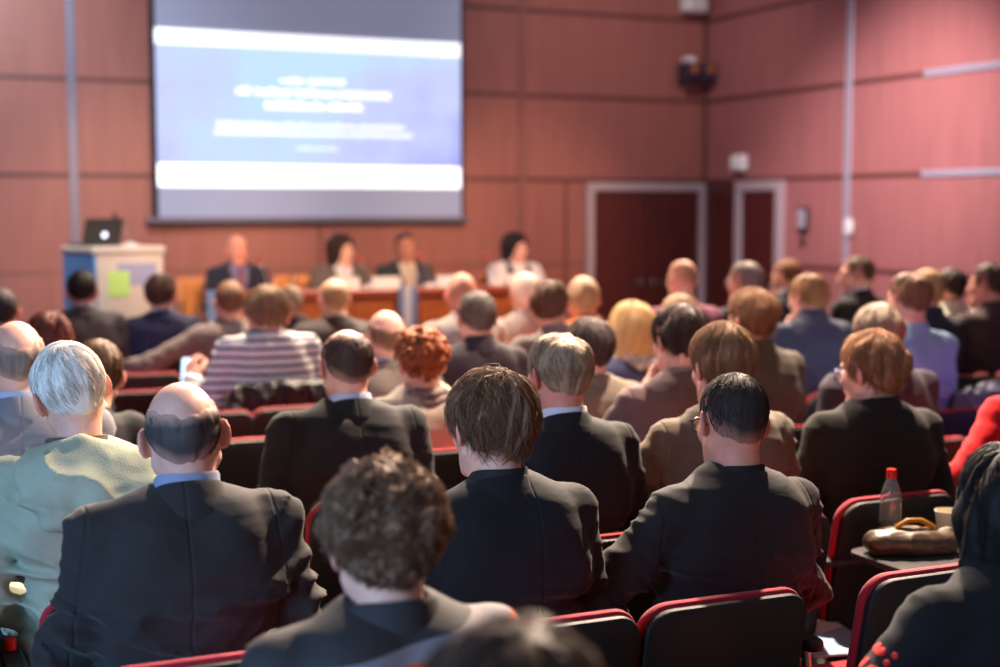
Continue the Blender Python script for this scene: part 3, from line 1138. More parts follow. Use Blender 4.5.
    if front and kind == 'suit':
        f = Field(np.arange(-.2, .2, .01), np.arange(-.15 + min(0, lean[1]), .25, .01), np.arange(.5, c7[2] + .03, .01))
        f.ell(T((0, .0, .88)), (.160 * g, .112 * g, .24), .06)
        f.ell(T((0, .02, .66)), (.16 * g, .130 * g, .20), .06)
        f.cone(T((0, -.03, .98)), T((0, .01, 1.04)), .10, .062, .05)
        V, Q = f.surf(2)
        obj_from('shirt', np_mesh('shirt', V, [Q]), mat('shirt_cotton', shirt or (214, 216, 224), rough=.8), root)
        if tie:
            pts = [T((0, .078, 1.035)), T((0, .118, .97)), T((0, .140, .86)), T((0, .160, .70))]
            b = MB()
            rows = []
            for (p, w) in zip(pts, (.016, .016, .028, .040)):
                rows.append([(p[0] - w, p[1] - .004, p[2]), (p[0], p[1] + .008, p[2]), (p[0] + w, p[1] - .004, p[2])])
            b.grid(rows)
            kx = T((0, .088, 1.03))
            b.lathe([(.004, -.022), (.016, -.012), (.020, .012), (.010, .018)], kx, 10)
            b.build('tie', mat('silk_tie', tie, rough=.4), root, True)
    # --- lower body
    t = obj_from('trousers', TROUSERS, fabric(trousers, 'trouser_cloth'), root)
    for s in (-1, 1):
        o = obj_from('shoe', SHOE, M_shoe, root)
        o.location = (s * .125, .40, 0)
        o.rotation_euler = (0, 0, -s * .12)
    # --- glasses
    if glasses:
        gm = mat('spectacle_frame', glasses, rough=.3)
        X = lambda p: O + HM @ np.array(p) * hs
        b = MB()
        for s in (-1, 1):
            loop = [X((s * .034 + .025 * u, .106 - abs(u) * .006 * (1 if u * s > 0 else 0), -.001 + .018 * v))
                    for (u, v) in [(q[0], q[1]) for q in rrect(2, 2, .7, 4)]]
            b.tube(loop, .0019, 6, closed=True)
            b.tube([X((s * .058, .101, .008)), X((s * .073, .088, .010)), X((s * .079, .03, .010)), X((s * .081, -.002, .012)), X((s * .079, -.022, -.006))], .0021, 6)
        b.tube([X((-.010, .108, .004)), X((0, .111, .007)), X((.010, .108, .004))], .0017, 6)
        go = b.build('glasses', gm, root, True)
        for s in (-1, 1):
            lp = [X((s * .034 + .0245 * q[0], .1062 - abs(q[0]) * .006 * (1 if q[0] * s > 0 else 0), -.001 + .0175 * q[1])) for q in rrect(2, 2, .7, 4)]
            lb = MB()
            back = [Vector(p) - Vector(HM @ np.array((0, .0015, 0))) for p in lp]
            n = len(lp)
            lb.add([Vector(p) for p in lp] + back, [tuple(range(n)), tuple(range(n, 2 * n))[::-1]] + [(i, (i + 1) % n, n + (i + 1) % n, n + i) for i in range(n)])
            lb.build('lens', mat('lens_glass', (245, 248, 250), rough=.02, trans=1.0), go)
    root['_'] = 0
    del root['_']
    return root, dict(T=T, O=O, HM=HM, c7=c7, M=M, no=no, A=A, sh=shp)


# ------------------------------------------------------------------ the room
def struct(o): return tag(o, kind='structure')


WY = 11.8                                   # back wall
WX = on_y(705.5, 100, WY).x                 # right wall
TOPZ = 4.9
M_wall = wall_mat(col=(150, 93, 86))
M_walls = wall_mat('side_wall_panelling', (160, 100, 101))
M_floor = mat('dark_carpet', (36, 28, 30), rough=0.95, bump=0.4, scale=400, var=0.15, vscale=60)
struct(MB().box((-6.2, -4.2, -.12), (WX + .12, WY + .12, 0)).build('floor', M_floor))
struct(MB().box((-6.2, WY, 0), (WX + .12, WY + .12, TOPZ)).build('wall_back', M_wall))
struct(MB().box((WX, -4.2, 0), (WX + .12, WY, TOPZ)).build('wall_right', M_walls))
struct(MB().box((-6.32, -4.2, 0), (-6.2, WY + .12, TOPZ)).build('wall_left', M_walls))
struct(MB().box((-6.2, WY - 2.6, 0), (WX - .02, WY, .2), .01).build('stage_platform', wood('stage_wood', (104, 52, 34))))

zs_seam = [on_y(600, 262.2, WY).z, on_y(640, 180.6, WY).z, on_y(600, 98, WY).z, on_y(600, 14.8, WY).z]
zs_seam.append(2 * zs_seam[3] - zs_seam[2])
DX0, DX1 = on_y(585, 250, WY).x, on_y(703.5, 250, WY).x          # double door, frame outside
DZ = on_y(640, 183, WY).z
tn = 0
for i, z in enumerate(zs_seam):
    segs = [(-6.2, DX0 - .02), ] if i == 0 else [(-6.2, WX)]
    for (a, b) in segs:
        tn += 1
        struct(MB().box((a, WY - .006, z - .018), (b, WY + .01, z + .018)).build('trim_%d' % tn, M_groove if i else mat('dull_strip', (150, 104, 98), rough=.35, metal=.5)))
for (px, w, m) in ((72.5, .07, mat('blue_grey_strip', (118, 114, 134), rough=.4, metal=.5)), (521.5, .05, mat('dull_strip', (150, 104, 98), rough=.35, metal=.5)), (566, .02, M_groove), (318, .02, M_groove)):
    x = on_y(px, 130, WY).x
    tn += 1
    z1 = zs_seam[1] if px in (566, 318) else TOPZ
    struct(MB().box((x - w / 2, WY - .012, 0), (x + w / 2, WY + .01, z1), .003).build('trim_%d' % tn, m))
YD0, YD1 = on_x(784, 250, WX).y, on_x(738, 250, WX).y             # single door in the side wall
for i, z in enumerate(zs_seam):
    segs = [(-4.2, YD0 - .03)] if i == 0 else [(-4.2, WY)]
    for (a, b) in segs:
        ysplit = on_x(925, 60, WX).y if i in (1, 2) else None
        tn += 1
        if ysplit:
            struct(MB().box((WX - .006, ysplit, z - .018), (WX + .01, b, z + .018)).build('trim_%d' % tn, M_groove))
            tn += 1
            struct(MB().box((WX - .014, a, z - .026), (WX + .01, ysplit, z + .026), .004).build('trim_%d' % tn, M_strip))
        else:
            struct(MB().box((WX - .006, a, z - .018), (WX + .01, b, z + .018)).build('trim_%d' % tn, M_groove))
yv = on_x(848.5, 130, WX).y
tn += 1
struct(MB().box((WX - .014, yv - .04, 0), (WX + .01, yv + .04, TOPZ), .004).build('trim_%d' % tn, M_strip))
tn += 1
struct(MB().box((WX - .03, WY - .03, 0), (WX, WY, TOPZ), .004).build('trim_%d' % tn, M_groove))

M_frame = mat('door_frame_metal', (184, 168, 176), rough=.4, metal=.25)
M_leaf = wood('door_veneer', (78, 28, 26), rough=.35)


def door(name, w, h, M, leaves, fw):
    root = empty(name, (0, 0, 0)); root.matrix_world = M
    struct(root)
    b = MB()
    b.box((0, -.05, 0), (fw, .02, h), .004).box((w - fw, -.05, 0), (w, .02, h), .004).box((fw, -.05, h - fw), (w - fw, .02, h), .004)
    b.build('door_frame', M_frame, root)
    iw = (w - 2 * fw) / leaves
    for i in range(leaves):
        x0 = fw + i * iw
        lf = MB().box((x0 + .004, -.025, .005), (x0 + iw - .004, .02, h - fw - .004), .004).build('door_leaf', M_leaf, root)
        hx = x0 + (iw - .07 if i == 0 else .07)
        MB().tube([(hx, -.025, 1.02), (hx, -.075, 1.02), (hx + (-.11 if i == 0 else .11), -.075, 1.02)], .010, 8).lathe([(.026, 0), (.026, .008)], (0, 0, 0), 14,
            Matrix.Translation((hx, -.025, 1.02)) @ Matrix.Rotation(PI / 2, 4, 'X')).build('door_handle', M_steel, lf, True)
    return root


door('door_1', DX1 - DX0, DZ, Matrix.Translation((DX0, WY, 0)), 2, .075)
door('door_2', YD1 - YD0, on_x(760, 181, WX).z, Matrix.Translation((WX, YD1, 0)) @ Matrix.Rotation(-PI / 2, 4, 'Z'), 1, .09)
struct(MB().box((WX - .02, YD1 + .01, 0), (WX + .01, WY - .03, zs_seam[1] - .02), .004).build('wall_panel_dark', M_leaf))


# ------------------------------------------------------------------ things on the walls
def screen():
    Y = WY - .09
    xl, xr = on_y(156.5, 120, Y).x, on_y(461, 120, Y).x
    zb = on_y(300, 217, Y).z; zt = on_y(300, 2, Y).z
    root = empty('projector_screen', ((xl + xr) / 2, Y, zb))
    tag(root, 'big white projection screen with a blue slide hung high on the stage wall', 'screen')
    ox, oz = (xl + xr) / 2, zb
    L = lambda px, py: (on_y(px, py, Y).x - ox, on_y(px, py, Y).z - oz)
    w = (xr - xl) / 2
    H = zt - zb + .25
    MB().box((-w, -.004, 0), (w, .004, H)).build('screen_fabric', mat('screen_cloth_glow', (128, 132, 156), rough=.8, spec=.2, emit=.62), root)  # cloth emits to stand in for the projector's spill light
    k = .045
    for (xa, xb) in ((-w - k, -w), (w, w + k * .5)): MB().box((xa, -.008, -.02), (xb, .008, H)).build('black_border', mat('matte_black_cloth', (22, 20, 24), rough=.9), root)
    b = MB().tube([(-w - .1, 0, -.03), (w + .06, 0, -.03)], .030, 12)
    b.build('bottom_bar', mat('bar_metal', (104, 98, 116), rough=.4, metal=.3), root, True)
    MB().box((-w - .12, -.08, H - .02), (w + .16, .085, H + .16), .02).build('screen_housing', mat('housing_paint', (186, 184, 196), rough=.5), root)
    # the slide
    (x0, z0), (x1, z1) = L(157.5, 175), L(460, 175)
    zt0 = L(157.5, 28)[1]; zb0 = L(157.5, 186.5)[1]
    m, nt, p = base_mat('slide_light')
    N, K = nt.nodes, nt.links
    tc = N.new('ShaderNodeTexCoord'); sp = N.new('ShaderNodeSeparateXYZ')
    K.new(tc.outputs['Object'], sp.inputs[0])
    nz = N.new('ShaderNodeTexNoise'); nz.inputs['Scale'].default_value = 1.1; nz.inputs['Detail'].default_value = 5
    K.new(tc.outputs['Object'], nz.inputs['Vector'])
    def mth(op, a, b):
        n = N.new('ShaderNodeMath'); n.operation = op
        for i, v in enumerate((a, b)):
            if isinstance(v, (int, float)): n.inputs[i].default_value = v
            elif v is not None: K.new(v, n.inputs[i])
        return n.outputs[0]
    ax = mth('ABSOLUTE', mth('ADD', sp.outputs['X'], .25), 0)
    lowz = mth('MULTIPLY', mth('SUBTRACT', zt0, sp.outputs['Z']), .30)
    f_ = mth('ADD', mth('ADD', mth('MULTIPLY', ax, .36), lowz), mth('MULTIPLY', mth('SUBTRACT', nz.outputs['Fac'], .5), 1.5))
    cr = N.new('ShaderNodeValToRGB')
    e = cr.color_ramp.elements
    e[0].position, e[0].color = .22, lin((194, 224, 255))
    e[1].position, e[1].color = .95, lin((160, 164, 244))
    q = e.new(.55); q.color = lin((198, 206, 255))
    K.new(f_, cr.inputs[0])
    K.new(cr.outputs[0], p.inputs['Emission Color'])
    p.inputs['Emission Strength'].default_value = 1.0
    p.inputs['Base Color'].default_value = (.02, .02, .02, 1)
    p.inputs['Specular IOR Level'].default_value = 0.1
    sl = MB().box((x0, -.012, zb0), (x1, -.005, zt0)).build('slide_image', m, root)
    wm = mat('slide_white', (246, 250, 255), rough=.8, emit=1.15)
    bt = L(157.5, 43)[1]; bb = L(157.5, 163.5)[1]
    MB().box((x0, -.016, bt), (x1, -.011, zt0)).build('white_band', wm, sl)
    MB().box((x0, -.016, zb0), (x1, -.011, bb)).build('white_band', wm, sl)
    fm = mat('slide_faint_white', (216, 232, 255), rough=.8, emit=1.0)
    r_ = random.Random(3)

    def words(rows, mm, n):
        for (pa, pb, ya, h) in rows:
            (xa, za), (xb, _) = L(pa, ya), L(pb, ya)
            hh = h * .78 / FPX * 12.3
            b = MB(); x = xa
            while x < xb - .01:                # little strokes, as unreadable as on the slide
                wd = hh * r_.uniform(.35, .7)
                b.box((x, -.014, za - hh), (min(x + wd, xb), -.0105, za - hh * r_.choice((0, 0, .25))))
                x += wd + hh * .14
            b.build(n, mm, sl)
    words([(280, 305, 77.5, 6.5), (307.5, 346, 78.5, 6.5)], wm, 'text_line')
    words([(236, 252, 86.5, 9), (255, 292, 87.5, 9), (295, 335, 89, 9), (338, 390, 91, 9)], wm, 'text_line')
    words([(265, 324, 101, 9.5), (327, 362, 103, 9)], wm, 'text_line')
    words([(216, 405, 121, 6), (214, 412, 129, 6), (297, 338, 147.5, 2.5)], fm, 'text_line')
    return root


screen()


def wall_items():
    # pair of floodlights in the corner
    p = on_y(697, 72, WY - .14)
    r_ = empty('floodlight_pair', (p.x, WY, p.z)); tag(r_, 'pair of dark boxy spotlights high up near the room corner', 'spotlight')
    MB().box((-.06, -.06, -.02), (.06, 0, .10), .006).tube([(-.12, -.10, .06), (.13, -.10, .06)], .015, 8).tube([(0, -.02, .04), (0, -.10, .06)], .014, 8).build('bracket', mat('lamp_bracket', (206, 200, 206), rough=.4), r_, True)
    for x in (-.095, .085):
        h = MB().box((x - .078, -.24, -.10), (x + .078, -.06, .075), .012).build('lamp_housing', mat('dark_violet_housing', (40, 28, 52), rough=.35), r_)
        MB().lathe([(.045, 0), (.048, -.012), (.01, -.014)], (0, 0, 0), 18, Matrix.Translation((x, -.24, .02)) @ Matrix.Rotation(-PI / 2, 4, 'X')).build('lamp_glass', mat('amber_lamp_glass', (150, 92, 58), rough=.1), h, True)
    MB().box((-.14, -.2, .085), (-.04, -.08, .135), .01).build('cap', M_white, r_)
    # loudspeaker
    p = on_y(693.5, 5, WY - .1)
    r_ = empty('wall_speaker', (p.x, WY, p.z)); tag(r_, 'white box loudspeaker at the very top of the stage wall near the corner', 'loudspeaker')
    MB().box((-.11, -.20, -.07), (.11, -.02, .16), .018).build('speaker_box', M_white, r_)
    MB().box((-.09, -.208, -.05), (.09, -.199, .14), .006).build('speaker_grille', mat('grille_cloth', (196, 190, 196), rough=.9, bump=.5, scale=500), r_)
    MB().box((-.04, -.02, .0), (.04, .0, .08)).build('bracket', M_black, r_)
    # emergency light above the side door
    p = on_x(739.5, 163, WX - .03)
    r_ = empty('emergency_light', (WX, p.y, p.z)); tag(r_, 'small white emergency light box on the side wall above the dark door', 'emergency light')
    MB().box((-.07, -.11, -.075), (0, .11, .075), .018).build('light_cover', M_white, r_)
    MB().box((-.075, -.085, -.05), (-.069, .085, .05), .002).build('diffuser', mat('frosted_diffuser', (236, 236, 246), rough=.5), r_)
    # intercom with hanging knob
    p = on_x(802.5, 219, WX - .03)
    r_ = empty('wall_intercom', (WX, p.y, p.z)); tag(r_, 'dark framed intercom panel with pale face on the pink wall beside the door', 'intercom')
    MB().box((-.045, -.072, -.105), (0, .072, .105), .016).build('intercom_case', mat('dark_case', (58, 40, 46), rough=.4), r_)
    MB().box((-.052, -.048, -.075), (-.044, .048, .075), .008).build('face_plate', mat('pale_face', (176, 176, 188), rough=.35), r_)
    b = MB()
    for z in (-.03, 0.0, .03): b.box((-.056, -.03, z - .006), (-.051, .03, z + .006), .002)
    b.build('button', mat('button_grey', (92, 92, 104), rough=.5), r_)
    MB().tube([(-.02, 0, -.10), (-.03, 0, -.16)], .006, 8).lathe([(.004, -.03), (.026, -.015), (.026, .015), (.004, .03)], (-.03, 0, -.19), 14).build('call_knob', mat('dark_case', (58, 40, 46), rough=.4), r_, True)
    # round switch plate
    p = on_x(849, 227, WX - .02)
    r_ = empty('wall_switch', (WX - .014, p.y, p.z)); tag(r_, 'white round-cornered wall switch on the metal strip of the pink wall', 'switch')
    mb = MB().outline(rrect(.095, .14, .04, 6), lambda u, v, w: (-w, u, v), .022)
    mb.build('switch_plate', M_white, r_, True)
    MB().box((-.030, -.02, -.035), (-.021, .02, .035), .004).build('rocker', mat('rocker_white', (210, 206, 212), rough=.4), r_)


wall_items()


# ------------------------------------------------------------------ stage furniture
def lectern():
    p = on_y(114, 300, 9.9)
    r_ = empty('lectern', (p.x, 9.9, .2), R(14)); tag(r_, 'pale grey lectern with one blue side on the stage carrying a laptop', 'lectern')
    h = on_y(118, 246, 9.9).z - .2
    w = .25
    m = mat('pale_lectern_laminate', (214, 196, 182), rough=.45, var=.05, bump=.02, vscale=4)
    MB().box((-w + .02, -.26, .02), (w, .26, h - .04), .008).build('lectern_body', m, r_)
    MB().box((-w, -.27, .02), (-w + .021, .27, h - .02), .004).build('side_panel', mat('blue_panel', (84, 142, 200), rough=.4), r_)
    tag(bpy.data.objects['side_panel'], 'blue side panel')
    MB().box((-w - .01, -.28, h - .04), (w + .01, .28, h), .008).build('lectern_top', m, r_)
    MB().box((-w - .02, -.29, 0), (w + .02, .29, .03), .006).build('plinth', M_black, r_)
    mw = Matrix.Translation(r_.location) @ Matrix.Rotation(R(14), 4, 'Z')
    # papers on the front
    for nm, lb, cat, x0, x1, z0, z1, c, dy in (('paper_note', 'yellow-green paper note stuck on the lectern front', 'paper', -.15, .0, h - .33, h - .16, (190, 226, 120), .268),
                                               ('paper_sheet', 'bluish printed sheet taped on the lectern front beside the green note', 'paper', -.08, .20, h - .26, h - .11, (160, 158, 186), .263)):
        o = MB().box((x0, -dy, z0), (x1, -dy + .0025, z1)).build(nm, mat(nm, c, rough=.8), None)
        o.matrix_world = mw
        tag(o, lb, cat)
    # laptop
    l = empty('laptop', (0, 0, 0)); l.matrix_world = mw @ Matrix.Translation((-.07, .0, h)) @ Matrix.Rotation(R(8), 4, 'Z')
    tag(l, 'open dark laptop seen from behind on the lectern', 'laptop')
    MB().box((-.145, .02, 0), (.145, .22, .018), .006).build('keyboard_base', mat('laptop_grey', (52, 50, 52), rough=.4), l)
    lid = MB().box((-.145, -.006, 0), (.145, .006, .185), .005).build('screen_lid', mat('laptop_lid', (40, 38, 40), rough=.35), l)
    lid.location = (0, .02, .012); lid.rotation_euler = (R(18), 0, 0)
    MB().lathe([(.001, 0), (.018, .001), (.019, .004), (.001, .005)], (0, 0, 0), 16, Matrix.Translation((.01, -.005, .07)) @ Matrix.Rotation(PI / 2, 4, 'X')).build('lit_logo', mat('lit_logo', (214, 232, 255), emit=2.2), lid)
    # microphone
    mic = empty('gooseneck_microphone', (0, 0, 0)); mic.matrix_world = mw @ Matrix.Translation((.14, .02, h)); tag(mic, 'thin gooseneck microphone standing on the lectern', 'microphone')
    MB().lathe([(.05, 0), (.05, .012), (.02, .022)], n=18).build('mic_base', mat('mic_base_white', (214, 206, 204), rough=.4), mic, True)
    MB().tube([(0, 0, .02), (-.02, .0, .08), (-.06, .02, .15), (-.09, .05, .19)], .006, 8).build('mic_neck', mat('mic_neck_grey', (150, 130, 128), rough=.4, metal=.5), mic, True)
    MB().lathe([(.004, -.03), (.014, -.02), (.014, .02), (.004, .03)], (-.09, .05, .20), 12).build('mic_head', M_black, mic, True)


lectern()

DY = 9.95


def desk():
    x0, x1 = on_y(206, 290, DY).x, on_y(546, 290, DY).x
    zt = on_y(400, 288, DY).z
    r_ = empty('panel_desk', ((x0 + x1) / 2, DY, .2)); tag(r_, 'long reddish wooden panel desk on the stage facing the audience', 'desk')
    w = (x1 - x0) / 2; h = zt - .2
    mt = wood('desk_cherry', (150, 62, 40), stretch=(.1, 1, 1)); mf = wood('desk_front_orange', (178, 92, 44), stretch=(.1, 1, 1))
    MB().box((-w, -.10, h - .06), (w, .16, h), .008).build('ledge', mt, r_)
    n = 5
    for i in range(n):
        a, b = -w + .04 + i * (2 * w - .08) / n, -w + .04 + (i + 1) * (2 * w - .08) / n
        MB().box((a + .006, -.03, .06), (b - .006, .0, h - .06), .004).build('front_panel', mf, r_)
    MB().box((-w + .03, 0, .70), (w - .03, .55, .74), .006).build('worktop', mt, r_)
    for x in (-w + .03, 0, w - .03):
        MB().box((x - .025, -.02, 0), (x + .025, .52, .70), .006).build('desk_leg', mt, r_)
    MB().box((-w + .04, -.01, 0), (w - .04, .02, .06)).build('kick_board', M_black, r_)
    # banner hanging from the ledge
    for k, (pa, pb, lb) in enumerate(((398.5, 417, 'white hanging banner with blue edges on the front of the panel desk'),
                                      (207, 217, 'narrow blue grey banner hanging at the end of the panel desk'))):
        xa, xb = on_y(pa, 310, DY - .12).x, on_y(pb, 310, DY - .12).x
        b0 = empty('banner', (xa, DY - .12, .42)); tag(b0, lb, 'banner', 'banners on the front of the panel desk')
        hh = zt - .40
        ww = xb - xa
        if k == 0:
            MB().box((0, -.004, 0), (ww, .004, hh), .002).build('banner_cloth', mat('banner_white', (206, 204, 214), rough=.8), b0)
            for (u, v) in ((0, .3), (.68, 1)):
                MB().box((ww * u, -.007, 0), (ww * v, -.003, hh), .001).build('blue_edge', mat('banner_blue', (112, 134, 176), rough=.8), b0)
        else:
            MB().box((0, -.004, 0), (ww, .004, hh), .002).build('banner_cloth', mat('banner_blue', (112, 134, 176), rough=.8), b0)
    zd = zt
    for k, (px, lb) in enumerate(((268, 'gooseneck microphone before the bald panellist'), (370, 'gooseneck microphone before the panellist in grey jacket'), (430, 'gooseneck microphone before the panellist in open dark jacket'),
                                  (497, 'gooseneck microphone before the woman with long black hair'))):
        x = on_y(px, 285, DY + .06).x
        m = empty('gooseneck_microphone', (x, DY + .06, zd)); tag(m, lb, 'microphone', 'microphones on the panel desk')
        MB().lathe([(.055, 0), (.055, .014), (.02, .026)], n=18).build('mic_base', mat('mic_base_white', (214, 206, 204), rough=.4), m, True)
        MB().tube([(0, 0, .02), (-.01, .01, .10), (-.03, .05, .17), (-.05, .09, .20)], .006, 8).build('mic_neck', mat('mic_neck_grey', (150, 130, 128), rough=.4, metal=.5), m, True)
        MB().lathe([(.004, -.03), (.015, -.02), (.015, .02), (.004, .03)], (-.05, .09, .215), 12).build('mic_head', mat('mic_foam_red', (176, 70, 62), rough=.9), m, True)
    for k, (px, c, lb) in enumerate(((386, (222, 214, 210), 'white name card on the desk between two seated men'), (450, (226, 218, 214), 'white name card on the desk beside the open dark jacket'),
                                     (345, (222, 212, 208), 'white name card before the panellist in grey jacket'), (520, (226, 218, 214), 'white name card before the woman with long black hair'))):
        x = on_y(px, 285, DY + .02).x
        o = MB().add([(-.11, -.03, 0), (.11, -.03, 0), (.11, .0, .085), (-.11, .0, .085), (.11, .03, 0), (-.11, .03, 0)], [(0, 1, 2, 3), (3, 2, 4, 5), (0, 3, 5), (1, 4, 2), (0, 5, 4, 1)]).build('name_card', mat('card_white', c, rough=.7), None)
        o.location = (x, DY + .02, zd); tag(o, lb, 'name card', 'name cards on the panel desk')
    for k, (px, lb) in enumerate(((293, 'clear water glass on the desk near the bald panellist'), (418, 'clear water glass on the desk before the dark jacketed panellist'))):
        x = on_y(px, 285, DY + .1).x
        o = MB().lathe([(.028, 0), (.033, .11), (.031, .11), (.026, .006)], n=20).build('water_glass', mat('clear_glass', (245, 248, 250), rough=.02, trans=1.0), None, True)
        o.location = (x, DY + .1, zd); tag(o, lb, 'glass', 'water glasses on the panel desk')
    return zt


desk()


def stage_chair(px, y, lb):
    p = on_y(px, 280, y)
    r_ = empty('wooden_chair', (p.x, y, .2), PI); tag(r_, lb, 'chair', 'wooden chairs behind the panel desk')
    m = wood('orange_beech', (196, 116, 56))
    MB().outline(rrect(.44, .36, .05, 5, 0, .80), lambda u, v, w: (u, -.21 - (v - .45) * .14 - w + .3 * u * u, v), .02).build('backrest', m, r_, True)
    MB().outline(rrect(.44, .42, .05, 5), lambda u, v, w: (u, v, .44 + w), .03).build('seat', m, r_, True)
    for sx in (-.19, .19):
        MB().tube([(sx, .18, 0), (sx, .17, .44)], .016, 8).build('leg', M_steel, r_, True)
        MB().tube([(sx, -.20, 0), (sx, -.18, .44), (sx, -.24, .80)], .016, 8).build('leg', M_steel, r_, True)
    return r_


# ------------------------------------------------------------------ conference chairs
def chair_proto():
    r_ = empty('conference_chair', (0, 0, 0))
    yb = lambda u, v: -.185 - (v - .45) * .20 + .32 * u * u
    sh = MB().outline(rrect(.428, .43, .065, 7, 0, .632), lambda u, v, w: (u, yb(u, v) - .022 - w, v), .024).build('back_shell', M_black, r_, True)
    MB().outline(rrect(.438, .442, .070, 7, 0, .635), lambda u, v, w: (u, yb(u, v) + .004 - w, v), .026).build('back_cushion', M_red, r_, True)
    MB().outline(rrect(.44, .43, .07, 6, 0, .035), lambda u, v, w: (u, v, .405 + w - .5 * max(0, v - .12) ** 2), .055).build('seat', M_red, r_, True)
    MB().outline(rrect(.42, .41, .07, 6, 0, .03), lambda u, v, w: (u, v, .375 + w), .035).build('seat_pan', M_black, r_, True)
    for sx in (-1, 1):
        MB().tube([(sx * .225, .20, 0), (sx * .235, .15, .37), (sx * .20, .10, .385)], .012, 10).build('leg', M_steel, r_, True)
        MB().tube([(sx * .225, -.24, 0), (sx * .235, -.17, .37), (sx * .20, -.10, .385)], .012, 10).build('leg', M_steel, r_, True)
        a = MB().tube([(sx * .238, -.16, .36), (sx * .262, -.12, .50), (sx * .262, -.10, .645)], .012, 10).build('arm_post', M_steel, r_, True)
        MB().outline(rrect(.045, .27, .02, 5, sx * .262, -.02), lambda u, v, w: (u, v, .64 + w), .028).build('armrest', M_black, r_, True)
    MB().tube([(-.20, 0, .37), (.20, 0, .37)], .014, 10).build('cross_bar', M_steel, r_, True)
    return r_


PROTO = chair_proto()
_first = [True]


def chair(x, y, label, rz=0.0, tablet=0):
    if _first[0]:
        r_ = PROTO; _first[0] = False
    else:
        r_ = PROTO.copy(); C.objects.link(r_)
        for c in list(PROTO.children):
            if c.name.startswith('writing_tablet'): continue
            d = c.copy(); C.objects.link(d); d.parent = r_
    r_.location = (x, y, 0); r_.rotation_euler = (0, 0, rz)
    tag(r_, label, 'chair', 'conference chairs in rows')
    if tablet == 'fold':
        t = MB().outline(rrect(.22, .26, .09, 6, -.02, .62), lambda u, v, w: (-.30 - w, u - .02, v), .022).build('writing_tablet', M_black, r_, True)
    elif tablet:
        dx, dy, z, w_, d_ = tablet
        t = MB().outline(rrect(w_, d_, .06, 6, dx, dy), lambda u, v, w: (u, v, z - .02 + w), .02).build('writing_tablet', M_tablet, r_, True)
        sx = .262 if dx > 0 else -.262
        MB().tube([(sx, -.06, .66), (sx, .04, min(.69, z - .03)), (dx, dy, z - .02)], .012, 8).build('tablet_arm', M_steel, r_, True)
    return r_


# ------------------------------------------------------------------ the audience
SEATS = []


def sit(px, py, y, label, desc=None, chair_dx=0.0, tablet=0, chair_x=None, **k):
    h = on_y(px, py, y)
    r_, info = person(label, h, group=G, **k)
    SEATS.append((r_.location.x, r_.location.y, label))
    if desc:
        chair(r_.location.x + chair_dx if chair_x is None else chair_x, r_.location.y - .02, 'black and red conference chair under ' + desc, tablet=tablet)
    return r_, info


BLK, NAVY, GREY, CHAR = (21, 19, 20), (34, 36, 54), (112, 106, 108), (52, 48, 50)
HI = dict(res=.0085, hres=.0048)
MID = dict(res=.011, hres=.0060)
LOW = dict(res=.015, hres=.0075)
G = 'audience members seated in rows'

# nearest rows
sit(512, 624, 1.30, 'person cut off at the bottom edge, only dark brown hair showing', 'the person at the bottom edge', hair='full', haircol=(66, 44, 34), strand=3500, seed=1, col=CHAR, hs=1.12, **MID)
curly, ci = sit(385, 464, 2.16, 'person with dark curly hair and black collar in a grey jacket with orange piping', 'the curly haired person', hair='curly', haircol=(122, 88, 66), strand=9000, neck=.03, strand_l=.05, hs=.98,
                look=(R(-4), R(-6), 0), kind='coat', col=(30, 28, 31), clothmat=yoke_mat(), seed=2, **HI)
sit(184, 381, 2.98, 'bald man with dark hair fringe and big ears in a dark suit jacket', 'the bald man in dark jacket', hair='fringe', haircol=(70, 62, 60), strand=2600, strand_l=.03,
    look=(R(-8), R(-6), R(-5)), col=(46, 42, 42), shirt=(140, 148, 174), sw=.182, girth=1.04, neck=.03, seed=3, wr=1.5, arms=('lap', 'wide'), lean=(.02, .02), **HI)
sit(492, 372, 2.95, 'man with tousled brown hair in a plain black suit jacket, behind the curly head', 'the man with tousled brown hair', hair='messy', haircol=(122, 88, 64), strand=6500, strand_l=.055, chair_x=1.295,
    look=(R(4), R(-4), R(2)), col=BLK, shirt=(26, 25, 27), seed=4, wr=.9, lean=(-.05, .03), arms=('lap', 'lap'), **HI)
sit(735, 375, 2.95, 'man with cropped black hair and glasses in a black jacket and dark shirt', 'the man with cropped black hair', hair='crop', haircol=(56, 45, 40), strand=6500, strand_l=.016, chair_x=1.735,
    look=(R(-6), R(-10), R(4)), col=(34, 30, 30), shirt=(24, 22, 24), skincol=(222, 158, 134), glasses=(26, 22, 24), seed=1, wr=1.3, neck=.0, lean=(.03, .03), arms=('spread', 'lap'), **HI)
woman, wi = sit(1012, 448, 2.12, 'woman with long black hair in a black coat at the right edge', 'the woman with long black hair', hair='long', haircol=(14, 12, 13), strand=2600, strand_l=.12, chair_dx=.05, fem=True, look=(R(-38), R(-4), 0), sw=.20,
                kind='coat', col=(28, 26, 28), seed=2, lean=(.02, .06), arms=('spread', 'wide'), **MID)

